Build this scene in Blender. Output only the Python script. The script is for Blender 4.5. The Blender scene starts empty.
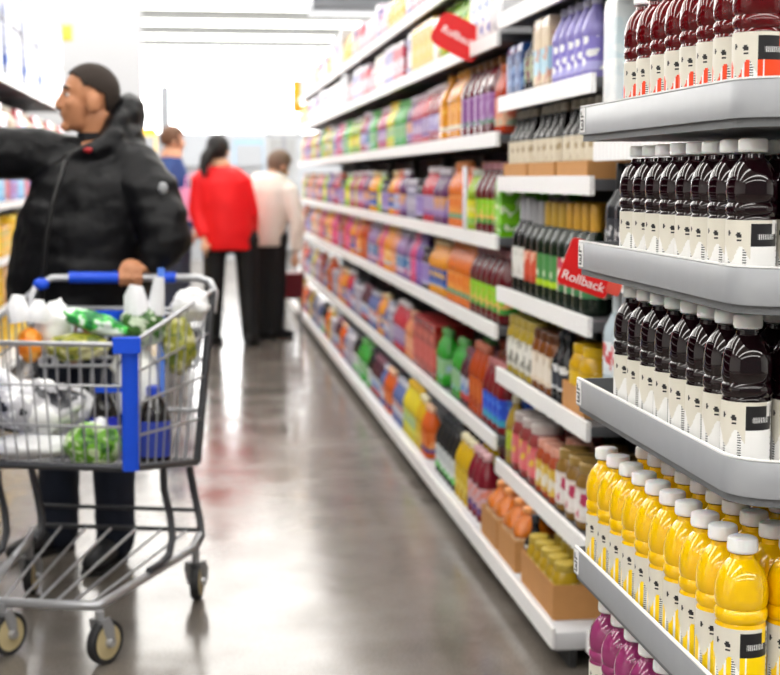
import bpy, bmesh, math, random
from math import sin, cos, pi, radians as R
from mathutils import Vector, Matrix, noise
rnd = random.Random(7)
S = bpy.context.scene
COL = S.collection

# ------------------------------------------------------------------ camera
FPX, CH = 1450.0, 1.34
PH = math.atan(160/FPX); TH = math.atan(195/FPX*cos(PH))
CF = Vector((sin(TH)*cos(PH), cos(TH)*cos(PH), -sin(PH)))
CR = Vector((cos(TH), -sin(TH), 0)); CU = CR.cross(CF)
CC = Vector((0, 0, CH))
def at(px, py, X=None, Y=None, Z=None):
    d = CF + CR*((px-390)/FPX) + CU*((337.5-py)/FPX)
    if X is not None: return CC + d*(X/d.x)
    if Y is not None: return CC + d*(Y/d.y)
    return CC + d*((Z-CH)/d.z)
cam = bpy.data.cameras.new('camera'); co = bpy.data.objects.new('camera', cam); COL.objects.link(co)
co.matrix_world = Matrix((( CR.x, CU.x, -CF.x, 0), (CR.y, CU.y, -CF.y, 0), (CR.z, CU.z, -CF.z, CH), (0, 0, 0, 1)))
cam.sensor_width = 36; cam.lens = FPX/780*36; cam.clip_end = 200
cam.dof.use_dof = True; cam.dof.focus_distance = 2.2; cam.dof.aperture_fstop = 5.6
S.camera = co

# ------------------------------------------------------------------ materials
def lin(c):
    if isinstance(c, str):
        c = [int(c[i:i+2], 16)/255 for i in (1, 3, 5)]
        c = [x/12.92 if x <= .04045 else ((x+.055)/1.055)**2.4 for x in c]
    return (c[0], c[1], c[2], 1)
MC = {}
def mat(name, col='#808080', rough=.5, metal=0, coat=0, trans=0, emit=0, ior=1.45, alpha=1, nz=0, nscale=8, bump=0, bscale=40, sheen=0, sss=0):
    if name in MC: return MC[name]
    m = bpy.data.materials.new(name); m.use_nodes = True; MC[name] = m
    n, l = m.node_tree.nodes, m.node_tree.links
    b = n['Principled BSDF']; c = lin(col)
    b.inputs['Base Color'].default_value = c; b.inputs['Roughness'].default_value = rough
    b.inputs['Metallic'].default_value = metal; b.inputs['Coat Weight'].default_value = coat
    b.inputs['Transmission Weight'].default_value = trans; b.inputs['IOR'].default_value = ior
    b.inputs['Alpha'].default_value = alpha; b.inputs['Sheen Weight'].default_value = sheen
    if sss:
        b.inputs['Subsurface Weight'].default_value = sss; b.inputs['Subsurface Scale'].default_value = .01
    if emit:
        b.inputs['Emission Color'].default_value = c; b.inputs['Emission Strength'].default_value = emit
    if nz or bump:
        t = n.new('ShaderNodeTexCoord')
    if nz:
        x = n.new('ShaderNodeTexNoise'); x.inputs['Scale'].default_value = nscale; x.inputs['Detail'].default_value = 4
        l.new(t.outputs['Object'], x.inputs['Vector'])
        mx = n.new('ShaderNodeMix'); mx.data_type = 'RGBA'
        mx.inputs[6].default_value = tuple(v*(1-nz) for v in c[:3])+(1,); mx.inputs[7].default_value = tuple(min(1, v*(1+nz)) for v in c[:3])+(1,)
        l.new(x.outputs['Fac'], mx.inputs[0]); l.new(mx.outputs[2], b.inputs['Base Color'])
    if bump:
        x = n.new('ShaderNodeTexNoise'); x.inputs['Scale'].default_value = bscale; x.inputs['Detail'].default_value = 3
        l.new(t.outputs['Object'], x.inputs['Vector'])
        bp = n.new('ShaderNodeBump'); bp.inputs['Strength'].default_value = bump; bp.inputs['Distance'].default_value = .01
        l.new(x.outputs['Fac'], bp.inputs['Height']); l.new(bp.outputs['Normal'], b.inputs['Normal'])
    return m
def ramp(n, stops, interp='CONSTANT'):
    r = n.new('ShaderNodeValToRGB'); r.color_ramp.interpolation = interp
    e = r.color_ramp.elements
    while len(e) < len(stops): e.new(.5)
    for k, (p, c) in enumerate(stops): e[k].position = p; e[k].color = lin(c)
    return r
def label_mat(name, c1, c2, c3, h, seed=0):
    """printed label: a field, a band and blots of a third colour"""
    if name in MC: return MC[name]
    m = bpy.data.materials.new(name); m.use_nodes = True; MC[name] = m
    n, l = m.node_tree.nodes, m.node_tree.links; b = n['Principled BSDF']; b.inputs['Roughness'].default_value = .35
    t = n.new('ShaderNodeTexCoord'); s = n.new('ShaderNodeSeparateXYZ'); l.new(t.outputs['Object'], s.inputs[0])
    d = n.new('ShaderNodeMath'); d.operation = 'DIVIDE'; d.inputs[1].default_value = h; l.new(s.outputs['Z'], d.inputs[0])
    r = ramp(n, [(0, c2), (.22, c1), (.52, c1), (.58, c2)]); l.new(d.outputs[0], r.inputs[0])
    v = n.new('ShaderNodeTexNoise'); v.inputs['Scale'].default_value = 26; v.inputs['Detail'].default_value = 1
    mp = n.new('ShaderNodeMapping'); mp.inputs['Location'].default_value = (seed, seed*.7, 0); l.new(t.outputs['Object'], mp.inputs[0]); l.new(mp.outputs[0], v.inputs['Vector'])
    g = n.new('ShaderNodeMath'); g.operation = 'GREATER_THAN'; g.inputs[1].default_value = .57; l.new(v.outputs['Fac'], g.inputs[0])
    x = n.new('ShaderNodeMix'); x.data_type = 'RGBA'; l.new(g.outputs[0], x.inputs[0]); l.new(r.outputs[0], x.inputs[6]); x.inputs[7].default_value = lin(c3)
    l.new(x.outputs[2], b.inputs['Base Color'])
    return m
def hash_mat(name, bg, fg, scale, axis='Z', thr=.5):
    """rows of small print"""
    if name in MC: return MC[name]
    m = bpy.data.materials.new(name); m.use_nodes = True; MC[name] = m
    n, l = m.node_tree.nodes, m.node_tree.links; b = n['Principled BSDF']; b.inputs['Roughness'].default_value = .4
    t = n.new('ShaderNodeTexCoord'); w = n.new('ShaderNodeTexWave'); w.bands_direction = axis; w.inputs['Scale'].default_value = scale
    w.inputs['Distortion'].default_value = 1.5; w.inputs['Detail'].default_value = 2; w.inputs['Detail Scale'].default_value = 8
    l.new(t.outputs['Object'], w.inputs['Vector'])
    r = ramp(n, [(0, fg), (thr, bg)]); l.new(w.outputs['Fac'], r.inputs[0]); l.new(r.outputs[0], b.inputs['Base Color'])
    return m

# ------------------------------------------------------------------ mesh building
class MB:
    def __init__(s): s.v = []; s.f = []; s.m = []
    def add(s, v, f, mi=0):
        b = len(s.v); s.v += [tuple(x) for x in v]; s.f += [tuple(i+b for i in q) for q in f]; s.m += [mi]*len(f); return s
    def box(s, lo, hi, mi=0, M=None):
        v = [Vector((x, y, z)) for z in (lo[2], hi[2]) for y in (lo[1], hi[1]) for x in (lo[0], hi[0])]
        if M: v = [M @ p for p in v]
        return s.add(v, [(0, 2, 3, 1), (4, 5, 7, 6), (0, 1, 5, 4), (1, 3, 7, 5), (3, 2, 6, 7), (2, 0, 4, 6)], mi)
    def loft(s, rings, mi=0, cap=True):
        n = len(rings[0]); v = [p for r in rings for p in r]; f = []
        for k in range(len(rings)-1):
            for i in range(n):
                j = (i+1) % n; f.append((k*n+i, k*n+j, (k+1)*n+j, (k+1)*n+i))
        if cap: f.append(tuple(range(n))[::-1]); f.append(tuple((len(rings)-1)*n+i for i in range(n)))
        return s.add(v, f, mi)
    def sections(s, sec, seg=24, mi=0, off=(0, 0), M=None, cap=True):
        """sec: (z, rx, ry, exponent[, cx, cy]) superellipse rings stacked in z"""
        rings = []
        for q in sec:
            z, rx, ry, e = q[:4]; cx, cy = (q[4], q[5]) if len(q) > 4 else (0, 0); r = []
            for i in range(seg):
                a = 2*pi*i/seg; c, d = cos(a), sin(a)
                p = Vector((off[0]+cx+rx*math.copysign(abs(c)**(2/e), c), off[1]+cy+ry*math.copysign(abs(d)**(2/e), d), z))
                r.append(M @ p if M else p)
            rings.append(r)
        return s.loft(rings, mi, cap)
    def lathe(s, prof, seg=24, mi=0, off=(0, 0), M=None, cap=True):
        return s.sections([(z, r, r, 2) for r, z in prof], seg, mi, off, M, cap)
    def tube(s, pts, r, seg=8, mi=0, closed=False, flat=None):
        """tube along points; r number or list"""
        pts = [Vector(p) for p in pts]; n = len(pts); rings = []; up = None
        for k, p in enumerate(pts):
            a = pts[k-1] if k else (pts[-1] if closed else p); b = pts[(k+1) % n] if (k < n-1 or closed) else p
            t = (b-a).normalized()
            if up is None:
                up = Vector((0, 0, 1)) if abs(t.z) < .9 else Vector((1, 0, 0))
            x = up.cross(t).normalized(); up = t.cross(x).normalized()
            rr = r[k] if isinstance(r, (list, tuple)) else r
            rx, ry = rr if isinstance(rr, tuple) else (rr, rr)
            rings.append([p + x*(rx*cos(2*pi*i/seg)) + up*(ry*sin(2*pi*i/seg)) for i in range(seg)])
        if closed: rings.append(rings[0])
        return s.loft(rings, mi, not closed)
    def ell(s, c, rad, M=None, mi=0, seg=20, rings=12):
        c = Vector(c); rr = []
        for k in range(1, rings):
            a = pi*k/rings; ring = []
            for i in range(seg):
                b = 2*pi*i/seg; p = Vector((rad[0]*sin(a)*cos(b), rad[1]*sin(a)*sin(b), -rad[2]*cos(a)))
                ring.append(c + (M @ p if M else p))
            rr.append(ring)
        return s.loft(rr, mi)
    def mesh(s, name, mats, smooth=True, ang=35):
        me = bpy.data.meshes.new(name); me.from_pydata(s.v, [], s.f)
        for m in (mats if isinstance(mats, (list, tuple)) else [mats]): me.materials.append(m)
        me.polygons.foreach_set('material_index', s.m)
        if smooth:
            me.polygons.foreach_set('use_smooth', [True]*len(s.f)); me.set_sharp_from_angle(angle=R(ang))
        me.update(); return me
    def build(s, name, mats, parent=None, smooth=True, ang=35, bevel=0):
        me = s.mesh(name, mats, smooth, ang)
        if bevel: bevel_mesh(me, bevel)
        return link(name, me, parent)
def bevel_mesh(me, w, seg=2):
    bm = bmesh.new(); bm.from_mesh(me)
    bmesh.ops.bevel(bm, geom=[e for e in bm.edges if len(e.link_faces) == 2 and e.calc_face_angle(0) > .6], offset=w, segments=seg, affect='EDGES', profile=.5)
    bm.to_mesh(me); bm.free()
    me.polygons.foreach_set('use_smooth', [True]*len(me.polygons)); me.set_sharp_from_angle(angle=R(40))
def link(name, me, parent=None):
    o = bpy.data.objects.new(name, me); COL.objects.link(o)
    if parent is not None: o.parent = parent
    return o
def thing(name, label, cat, loc=(0, 0, 0), rz=0, group=None):
    o = bpy.data.objects.new(name, None); COL.objects.link(o); o.empty_display_size = .05
    o.location = loc; o.rotation_euler = (0, 0, rz)
    return tag(o, label, cat, group)
def tag(o, label, cat, group=None):
    o['label'] = label; o['category'] = cat
    if group: o['group'] = group
    return o
def struct(o, label=None):
    o['kind'] = 'structure'
    if label: o['label'] = label
    return o
def copy_tree(o, parent=None):
    c = o.copy(); COL.objects.link(c)
    if parent is not None: c.parent = parent
    for ch in list(KIDS.get(o.name, ())): copy_tree(ch, c)
    return c
KIDS = {}
def reg(o):
    KIDS[o.name] = list(o.children)
    for c in o.children: reg(c)
def remesh(mb, name, voxel, mats, parent=None, smooth_it=4, disp=0, dscale=8):
    """closed overlapping shapes -> one continuous skin"""
    me = mb.mesh(name, mats); o = link(name, me, parent)
    md = o.modifiers.new('r', 'REMESH'); md.mode = 'VOXEL'; md.voxel_size = voxel; md.use_smooth_shade = True
    if smooth_it:
        sm = o.modifiers.new('s', 'SMOOTH'); sm.iterations = smooth_it; sm.factor = .5
    dg = bpy.context.evaluated_depsgraph_get(); new = bpy.data.meshes.new_from_object(o.evaluated_get(dg), depsgraph=dg)
    o.modifiers.clear(); o.data = new; bpy.data.meshes.remove(me)
    if not new.materials:
        new.materials.append(mats)
    if disp:
        for v in new.vertices:
            v.co += v.normal*disp*(noise.noise(v.co*dscale) + .5*noise.noise(v.co*dscale*2.3))
    new.polygons.foreach_set('use_smooth', [True]*len(new.polygons))
    return o
ORD = ['first', 'second', 'third', 'fourth', 'fifth', 'sixth', 'seventh', 'eighth', 'ninth', 'tenth', 'eleventh', 'twelfth', 'thirteenth', 'fourteenth']
CNT = ['one', 'two', 'three', 'four', 'five', 'six', 'seven', 'eight', 'nine', 'ten', 'eleven', 'twelve', 'thirteen', 'fourteen']

# ------------------------------------------------------------------ the room
def floor_mat():
    m = bpy.data.materials.new('polished_concrete'); m.use_nodes = True
    n, l = m.node_tree.nodes, m.node_tree.links; b = n['Principled BSDF']
    t = n.new('ShaderNodeTexCoord')
    a = n.new('ShaderNodeTexNoise'); a.inputs['Scale'].default_value = 1.6; a.inputs['Detail'].default_value = 7; a.inputs['Roughness'].default_value = .62
    l.new(t.outputs['Object'], a.inputs['Vector'])
    r = ramp(n, [(.3, '#635b53'), (.5, '#766f68'), (.7, '#847e77')], 'LINEAR'); l.new(a.outputs['Fac'], r.inputs[0])
    g = n.new('ShaderNodeTexNoise'); g.inputs['Scale'].default_value = 160; g.inputs['Detail'].default_value = 3; l.new(t.outputs['Object'], g.inputs['Vector'])
    r2 = ramp(n, [(.35, '#c8c8c8'), (.6, '#ffffff')], 'LINEAR'); l.new(g.outputs['Fac'], r2.inputs[0])
    x = n.new('ShaderNodeMix'); x.data_type = 'RGBA'; x.blend_type = 'MULTIPLY'; x.inputs[0].default_value = .8
    l.new(r.outputs[0], x.inputs[6]); l.new(r2.outputs[0], x.inputs[7]); l.new(x.outputs[2], b.inputs['Base Color'])
    q = n.new('ShaderNodeTexNoise'); q.inputs['Scale'].default_value = 2.7; q.inputs['Detail'].default_value = 5; l.new(t.outputs['Object'], q.inputs['Vector'])
    mr = n.new('ShaderNodeMapRange'); mr.inputs['From Min'].default_value = .3; mr.inputs['From Max'].default_value = .7
    mr.inputs['To Min'].default_value = .11; mr.inputs['To Max'].default_value = .25; l.new(q.outputs['Fac'], mr.inputs[0]); l.new(mr.outputs[0], b.inputs['Roughness'])
    w = n.new('ShaderNodeTexNoise'); w.inputs['Scale'].default_value = 5; w.inputs['Detail'].default_value = 2; l.new(t.outputs['Object'], w.inputs['Vector'])
    bp = n.new('ShaderNodeBump'); bp.inputs['Strength'].default_value = .05; bp.inputs['Distance'].default_value = .02; l.new(w.outputs['Fac'], bp.inputs['Height']); l.new(bp.outputs[0], b.inputs['Normal'])
    return m
WX, WY, CZ = 9.0, 31.0, 4.2
white = mat('white_paint', '#f4f4f2', .6)
struct(MB().box((-WX, -6, -.1), (WX, WY, 0)).build('floor', floor_mat(), smooth=False))
struct(MB().box((-WX, -6, CZ), (WX, WY, CZ+.1)).build('ceiling', mat('ceiling_white', '#f7f7f5', .8), smooth=False))
struct(MB().box((-WX-.2, -6, 0), (-WX, WY, CZ)).build('wall_left', white, smooth=False))
struct(MB().box((WX, -6, 0), (WX+.2, WY, CZ)).build('wall_right', white, smooth=False))
# far wall with the storefront glazing above it
mb = MB()
mb.box((-WX, WY, 0), (WX, WY+.2, 2.25)); mb.box((-WX, WY, 4.1), (WX, WY+.2, CZ)); mb.box((-WX, WY, 2.25), (-1.4, WY+.2, 4.1)); mb.box((6.6, WY, 2.25), (WX, WY+.2, 4.1))
struct(mb.build('wall_back', mat('wall_pale', '#a4a7ad', .6), smooth=False))
day = mat('daylight_glass', '#ffffff', .3, emit=7)
for i in range(4):
    x0 = -1.4+2*i
    w = struct(MB().box((x0+.03, WY+.05, 2.27), (x0+1.97, WY+.07, 4.08)).build('window_%d' % (i+1), day, smooth=False))
    fr = MB()
    for a, b in (((x0, 2.25), (x0+.03, 4.1)), ((x0+1.97, 2.25), (x0+2, 4.1)), ((x0, 2.25), (x0+2, 2.28)), ((x0, 4.07), (x0+2, 4.1))):
        fr.box((a[0], WY+.02, a[1]), (b[0], WY+.1, b[1]))
    fr.build('window_frame', mat('alu_frame', '#d6d8da', .4, .3), w, smooth=False)
# light grey partition on the other side of the facing aisle
struct(MB().box((-7, 22, 0), (-.76, 22.3, 4.02)).build('wall_partition', mat('partition_grey', '#a0a1a5', .7), smooth=False))
p = at(165, 110, Y=27)
struct(MB().box((p.x-.09, 26.9, 0), (p.x+.09, 27.1, 3.0)).build('column_grey', mat('post_grey', '#8d9096', .5), smooth=False))
# ceiling beams and lights
beam_m = mat('beam_grey', '#9a9c9b', .6)
for i, y in enumerate((25.06, 27.66, 30.26)):
    struct(MB().box((-WX, y-.07, CZ-.22), (WX, y+.07, CZ)).build('ceiling_beam', beam_m, smooth=False))
p = at(310, 8, Y=23.2); q = at(374, 8, Y=23.2)
d = tag(MB().box((p.x, 22.7, p.z-.06), (q.x+.4, 23.7, CZ)).build('ceiling_duct', mat('duct_grey', '#7d8087', .4, .5), bevel=.02), 'grey ceiling duct above the far end of the shelving', 'duct')
lm = mat('lamp_diffuser', '#fffdf8', .4, emit=12); hm = mat('lamp_housing', '#eeeeee', .5)
for i in range(14):
    y = -4.84+2.6*i
    t = thing('ceiling_light', 'long white strip light across the ceiling, %s row from the storefront' % ORD[13-i], 'ceiling light', (0, y, CZ), 0, 'strip light rows')
    g = 1.02 if y > 12.5 else .22
    MB().box((-7.5, -g-.04, -.06), (7.5, g+.04, 0)).build('housing', hm, t, smooth=False)
    MB().box((-7.48, -g, -.085), (7.48, g, -.061)).build('diffuser', lm if g < .5 else mat('lamp_panel', '#fffdf8', .4, emit=4.5), t, smooth=False)

# ------------------------------------------------------------------ product kinds
def spec(kind, h, w, body, cap, l1, l2, l3, desc, d=None, rough=.18):
    return dict(kind=kind, h=h, w=w, d=d or w, body=body, cap=cap, l=(l1, l2, l3), desc=desc, rough=rough)
CAT = dict(juice_bottle='bottle', juice_jug='jug', drink_bottle='bottle', wine_bottle='bottle', sauce_bottle='bottle', jar='jar', carton='box', pouch='bag', multipack='pack of bottles', canister='tub')
def shape(sp):
    """(body, cap, label, extra) mesh builders of a product, base at z=0"""
    k, h, w = sp['kind'], sp['h'], sp['w']; r = w/2; B, C, L = MB(), MB(), MB(); X = None
    if k == 'juice_bottle':
        B.sections([(0, r*.8, r*.8, 2.6), (.006, r*.95, r*.95, 2.8), (h*.1, r, r, 3), (h*.14, r*.94, r*.94, 3), (h*.5, r*.94, r*.94, 3), (h*.54, r, r, 2.8), (h*.62, r*.97, r*.97, 2.5), (h*.74, r*.72, r*.72, 2.2), (h*.84, r*.4, r*.4, 2), (h*.9, r*.33, r*.33, 2)])
        C.lathe([(r*.4, h*.895), (r*.42, h*.9), (r*.42, h*.985), (r*.36, h)], 20)
        L.sections([(h*.15, r*.96, r*.96, 3), (h*.49, r*.96, r*.96, 3)], cap=False)
    elif k == 'juice_jug':
        B.sections([(0, r*.85, r*.85, 4), (.006, r*.97, r*.97, 5), (h*.12, r, r, 5), (h*.15, r*.96, r*.96, 5), (h*.55, r*.96, r*.96, 5), (h*.58, r, r, 5), (h*.72, r*.85, r*.85, 3.5), (h*.85, r*.42, r*.42, 2.2), (h*.91, r*.36, r*.36, 2)])
        B.tube([(0, -r*.8, h*.6), (0, -r*1.0, h*.68), (0, -r*.85, h*.8), (0, -r*.4, h*.84)], r*.13, 8)
        C.lathe([(r*.42, h*.9), (r*.44, h*.91), (r*.44, h*.985), (r*.38, h)], 20)
        L.sections([(h*.16, r*.975, r*.975, 5), (h*.54, r*.975, r*.975, 5)], cap=False)
    elif k == 'drink_bottle':
        B.lathe([(r*.75, 0), (r*.96, .006), (r, h*.06), (r*.97, h*.1), (r*.97, h*.52), (r, h*.55), (r*.98, h*.62), (r*.75, h*.74), (r*.42, h*.85), (r*.34, h*.9)])
        C.lathe([(r*.4, h*.895), (r*.42, h*.9), (r*.42, h*.985), (r*.36, h)], 18)
        L.lathe([(r*.985, h*.12), (r*.985, h*.51)], cap=False)
    elif k == 'wine_bottle':
        B.lathe([(r*.85, 0), (r*.98, .005), (r, h*.05), (r, h*.56), (r*.92, h*.62), (r*.6, h*.7), (r*.38, h*.76), (r*.35, h*.94)])
        C.lathe([(r*.4, h*.72), (r*.4, h*.78), (r*.39, h*.985), (r*.34, h)], 18)
        L.lathe([(r*1.012, h*.16), (r*1.012, h*.48)], cap=False)
    elif k == 'sauce_bottle':
        B.lathe([(r*.9, 0), (r, .005), (r, h*.52), (r*.9, h*.6), (r*.5, h*.7), (r*.34, h*.8), (r*.3, h*.92)])
        C.lathe([(r*.37, h*.88), (r*.38, h*.985), (r*.32, h)], 16)
        L.lathe([(r*1.012, h*.18), (r*1.012, h*.53)], cap=False)
    elif k == 'jar':
        B.sections([(0, r*.85, r*.85, 2.5), (.005, r*.97, r*.97, 2.6), (h*.1, r, r, 2.6), (h*.7, r, r, 2.6), (h*.8, r*.86, r*.86, 2.2), (h*.85, r*.78, r*.78, 2)])
        C.lathe([(r*.82, h*.845), (r*.84, h*.86), (r*.84, h*.98), (r*.78, h)], 24)
        L.sections([(h*.14, r*1.012, r*1.012, 2.6), (h*.64, r*1.012, r*1.012, 2.6)], cap=False)
    elif k == 'canister':
        B.lathe([(r*.97, 0), (r, .004), (r, h*.9), (r*.98, h*.905)]); C.lathe([(r*1.03, h*.88), (r*1.03, h*.985), (r*.97, h)])
        L.lathe([(r*1.006, h*.08), (r*1.006, h*.84)], cap=False)
    elif k == 'carton':
        d = sp['d']/2
        B.sections([(0, d*.985, r*.985, 30), (.004, d, r, 40), (h*.94, d, r, 40), (h, d*.97, r*.97, 30)], 32)
        C.box((-d*.93, -r*.93, h), (d*.93, -.004, h+.0025)); C.box((-d*.93, .004, h), (d*.93, r*.93, h+.0025))
        L.sections([(h*.1, d*1.006, r*1.006, 40), (h*.86, d*1.006, r*1.006, 40)], 32, cap=False)
    elif k == 'pouch':
        d = sp['d']/2
        B.sections([(0, d*.6, r*.8, 2.5), (h*.05, d*.85, r*.95, 2.6), (h*.35, d, r, 2.6), (h*.7, d*.75, r*.98, 2.8), (h*.9, d*.2, r, 4), (h*.93, d*.08, r, 8), (h, d*.07, r, 8)], 28)
        C.sections([(h*.93, d*.1, r*1.002, 8), (h*1.0, d*.09, r*1.002, 8)], 28)
        L.sections([(h*.12, d*.93, r*.975, 2.6), (h*.35, d*1.015, r*1.01, 2.6), (h*.66, d*.81, r*.99, 2.8)], 28, cap=False)
    return B, C, L
PROTO = {}
def proto(key):
    if key in PROTO: return PROTO[key]
    sp = PR[key]; k = sp['kind']; B, C, L = shape(sp)
    bm = mat('body_'+key, sp['body'], sp['rough'], coat=0)
    cm = mat('cap_'+sp['cap'], sp['cap'], .35); lm = label_mat('label_'+key, *sp['l'], sp['h'], seed=len(PROTO)*1.7)
    one = MB(); [one.add(q.v, q.f, i) for i, q in enumerate((B, C, L))]
    PROTO[key] = (B.mesh(k, bm), C.mesh('cap', cm), L.mesh('label', lm), one.mesh(k, [bm, cm, lm]))
    return PROTO[key]
CAPN = dict(carton='top_flap', pouch='seal_strip', wine_bottle='foil_cap', jar='lid', canister='lid')
def put(key, loc, label, group, rz=0, detail=True, room=9):
    sp = PR[key]; b, c, l, one = proto(key)
    o = link(sp['kind'], b if detail else one)
    o.location = loc; o.rotation_euler = (0, 0, rz); o.scale.z = min(1, room/sp['h']); tag(o, label, CAT[sp['kind']], group)
    if detail:
        link(CAPN.get(sp['kind'], 'cap'), c, o); link('paper_label' if sp['kind'] != 'carton' else 'printed_panel', l, o)
    return o
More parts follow.
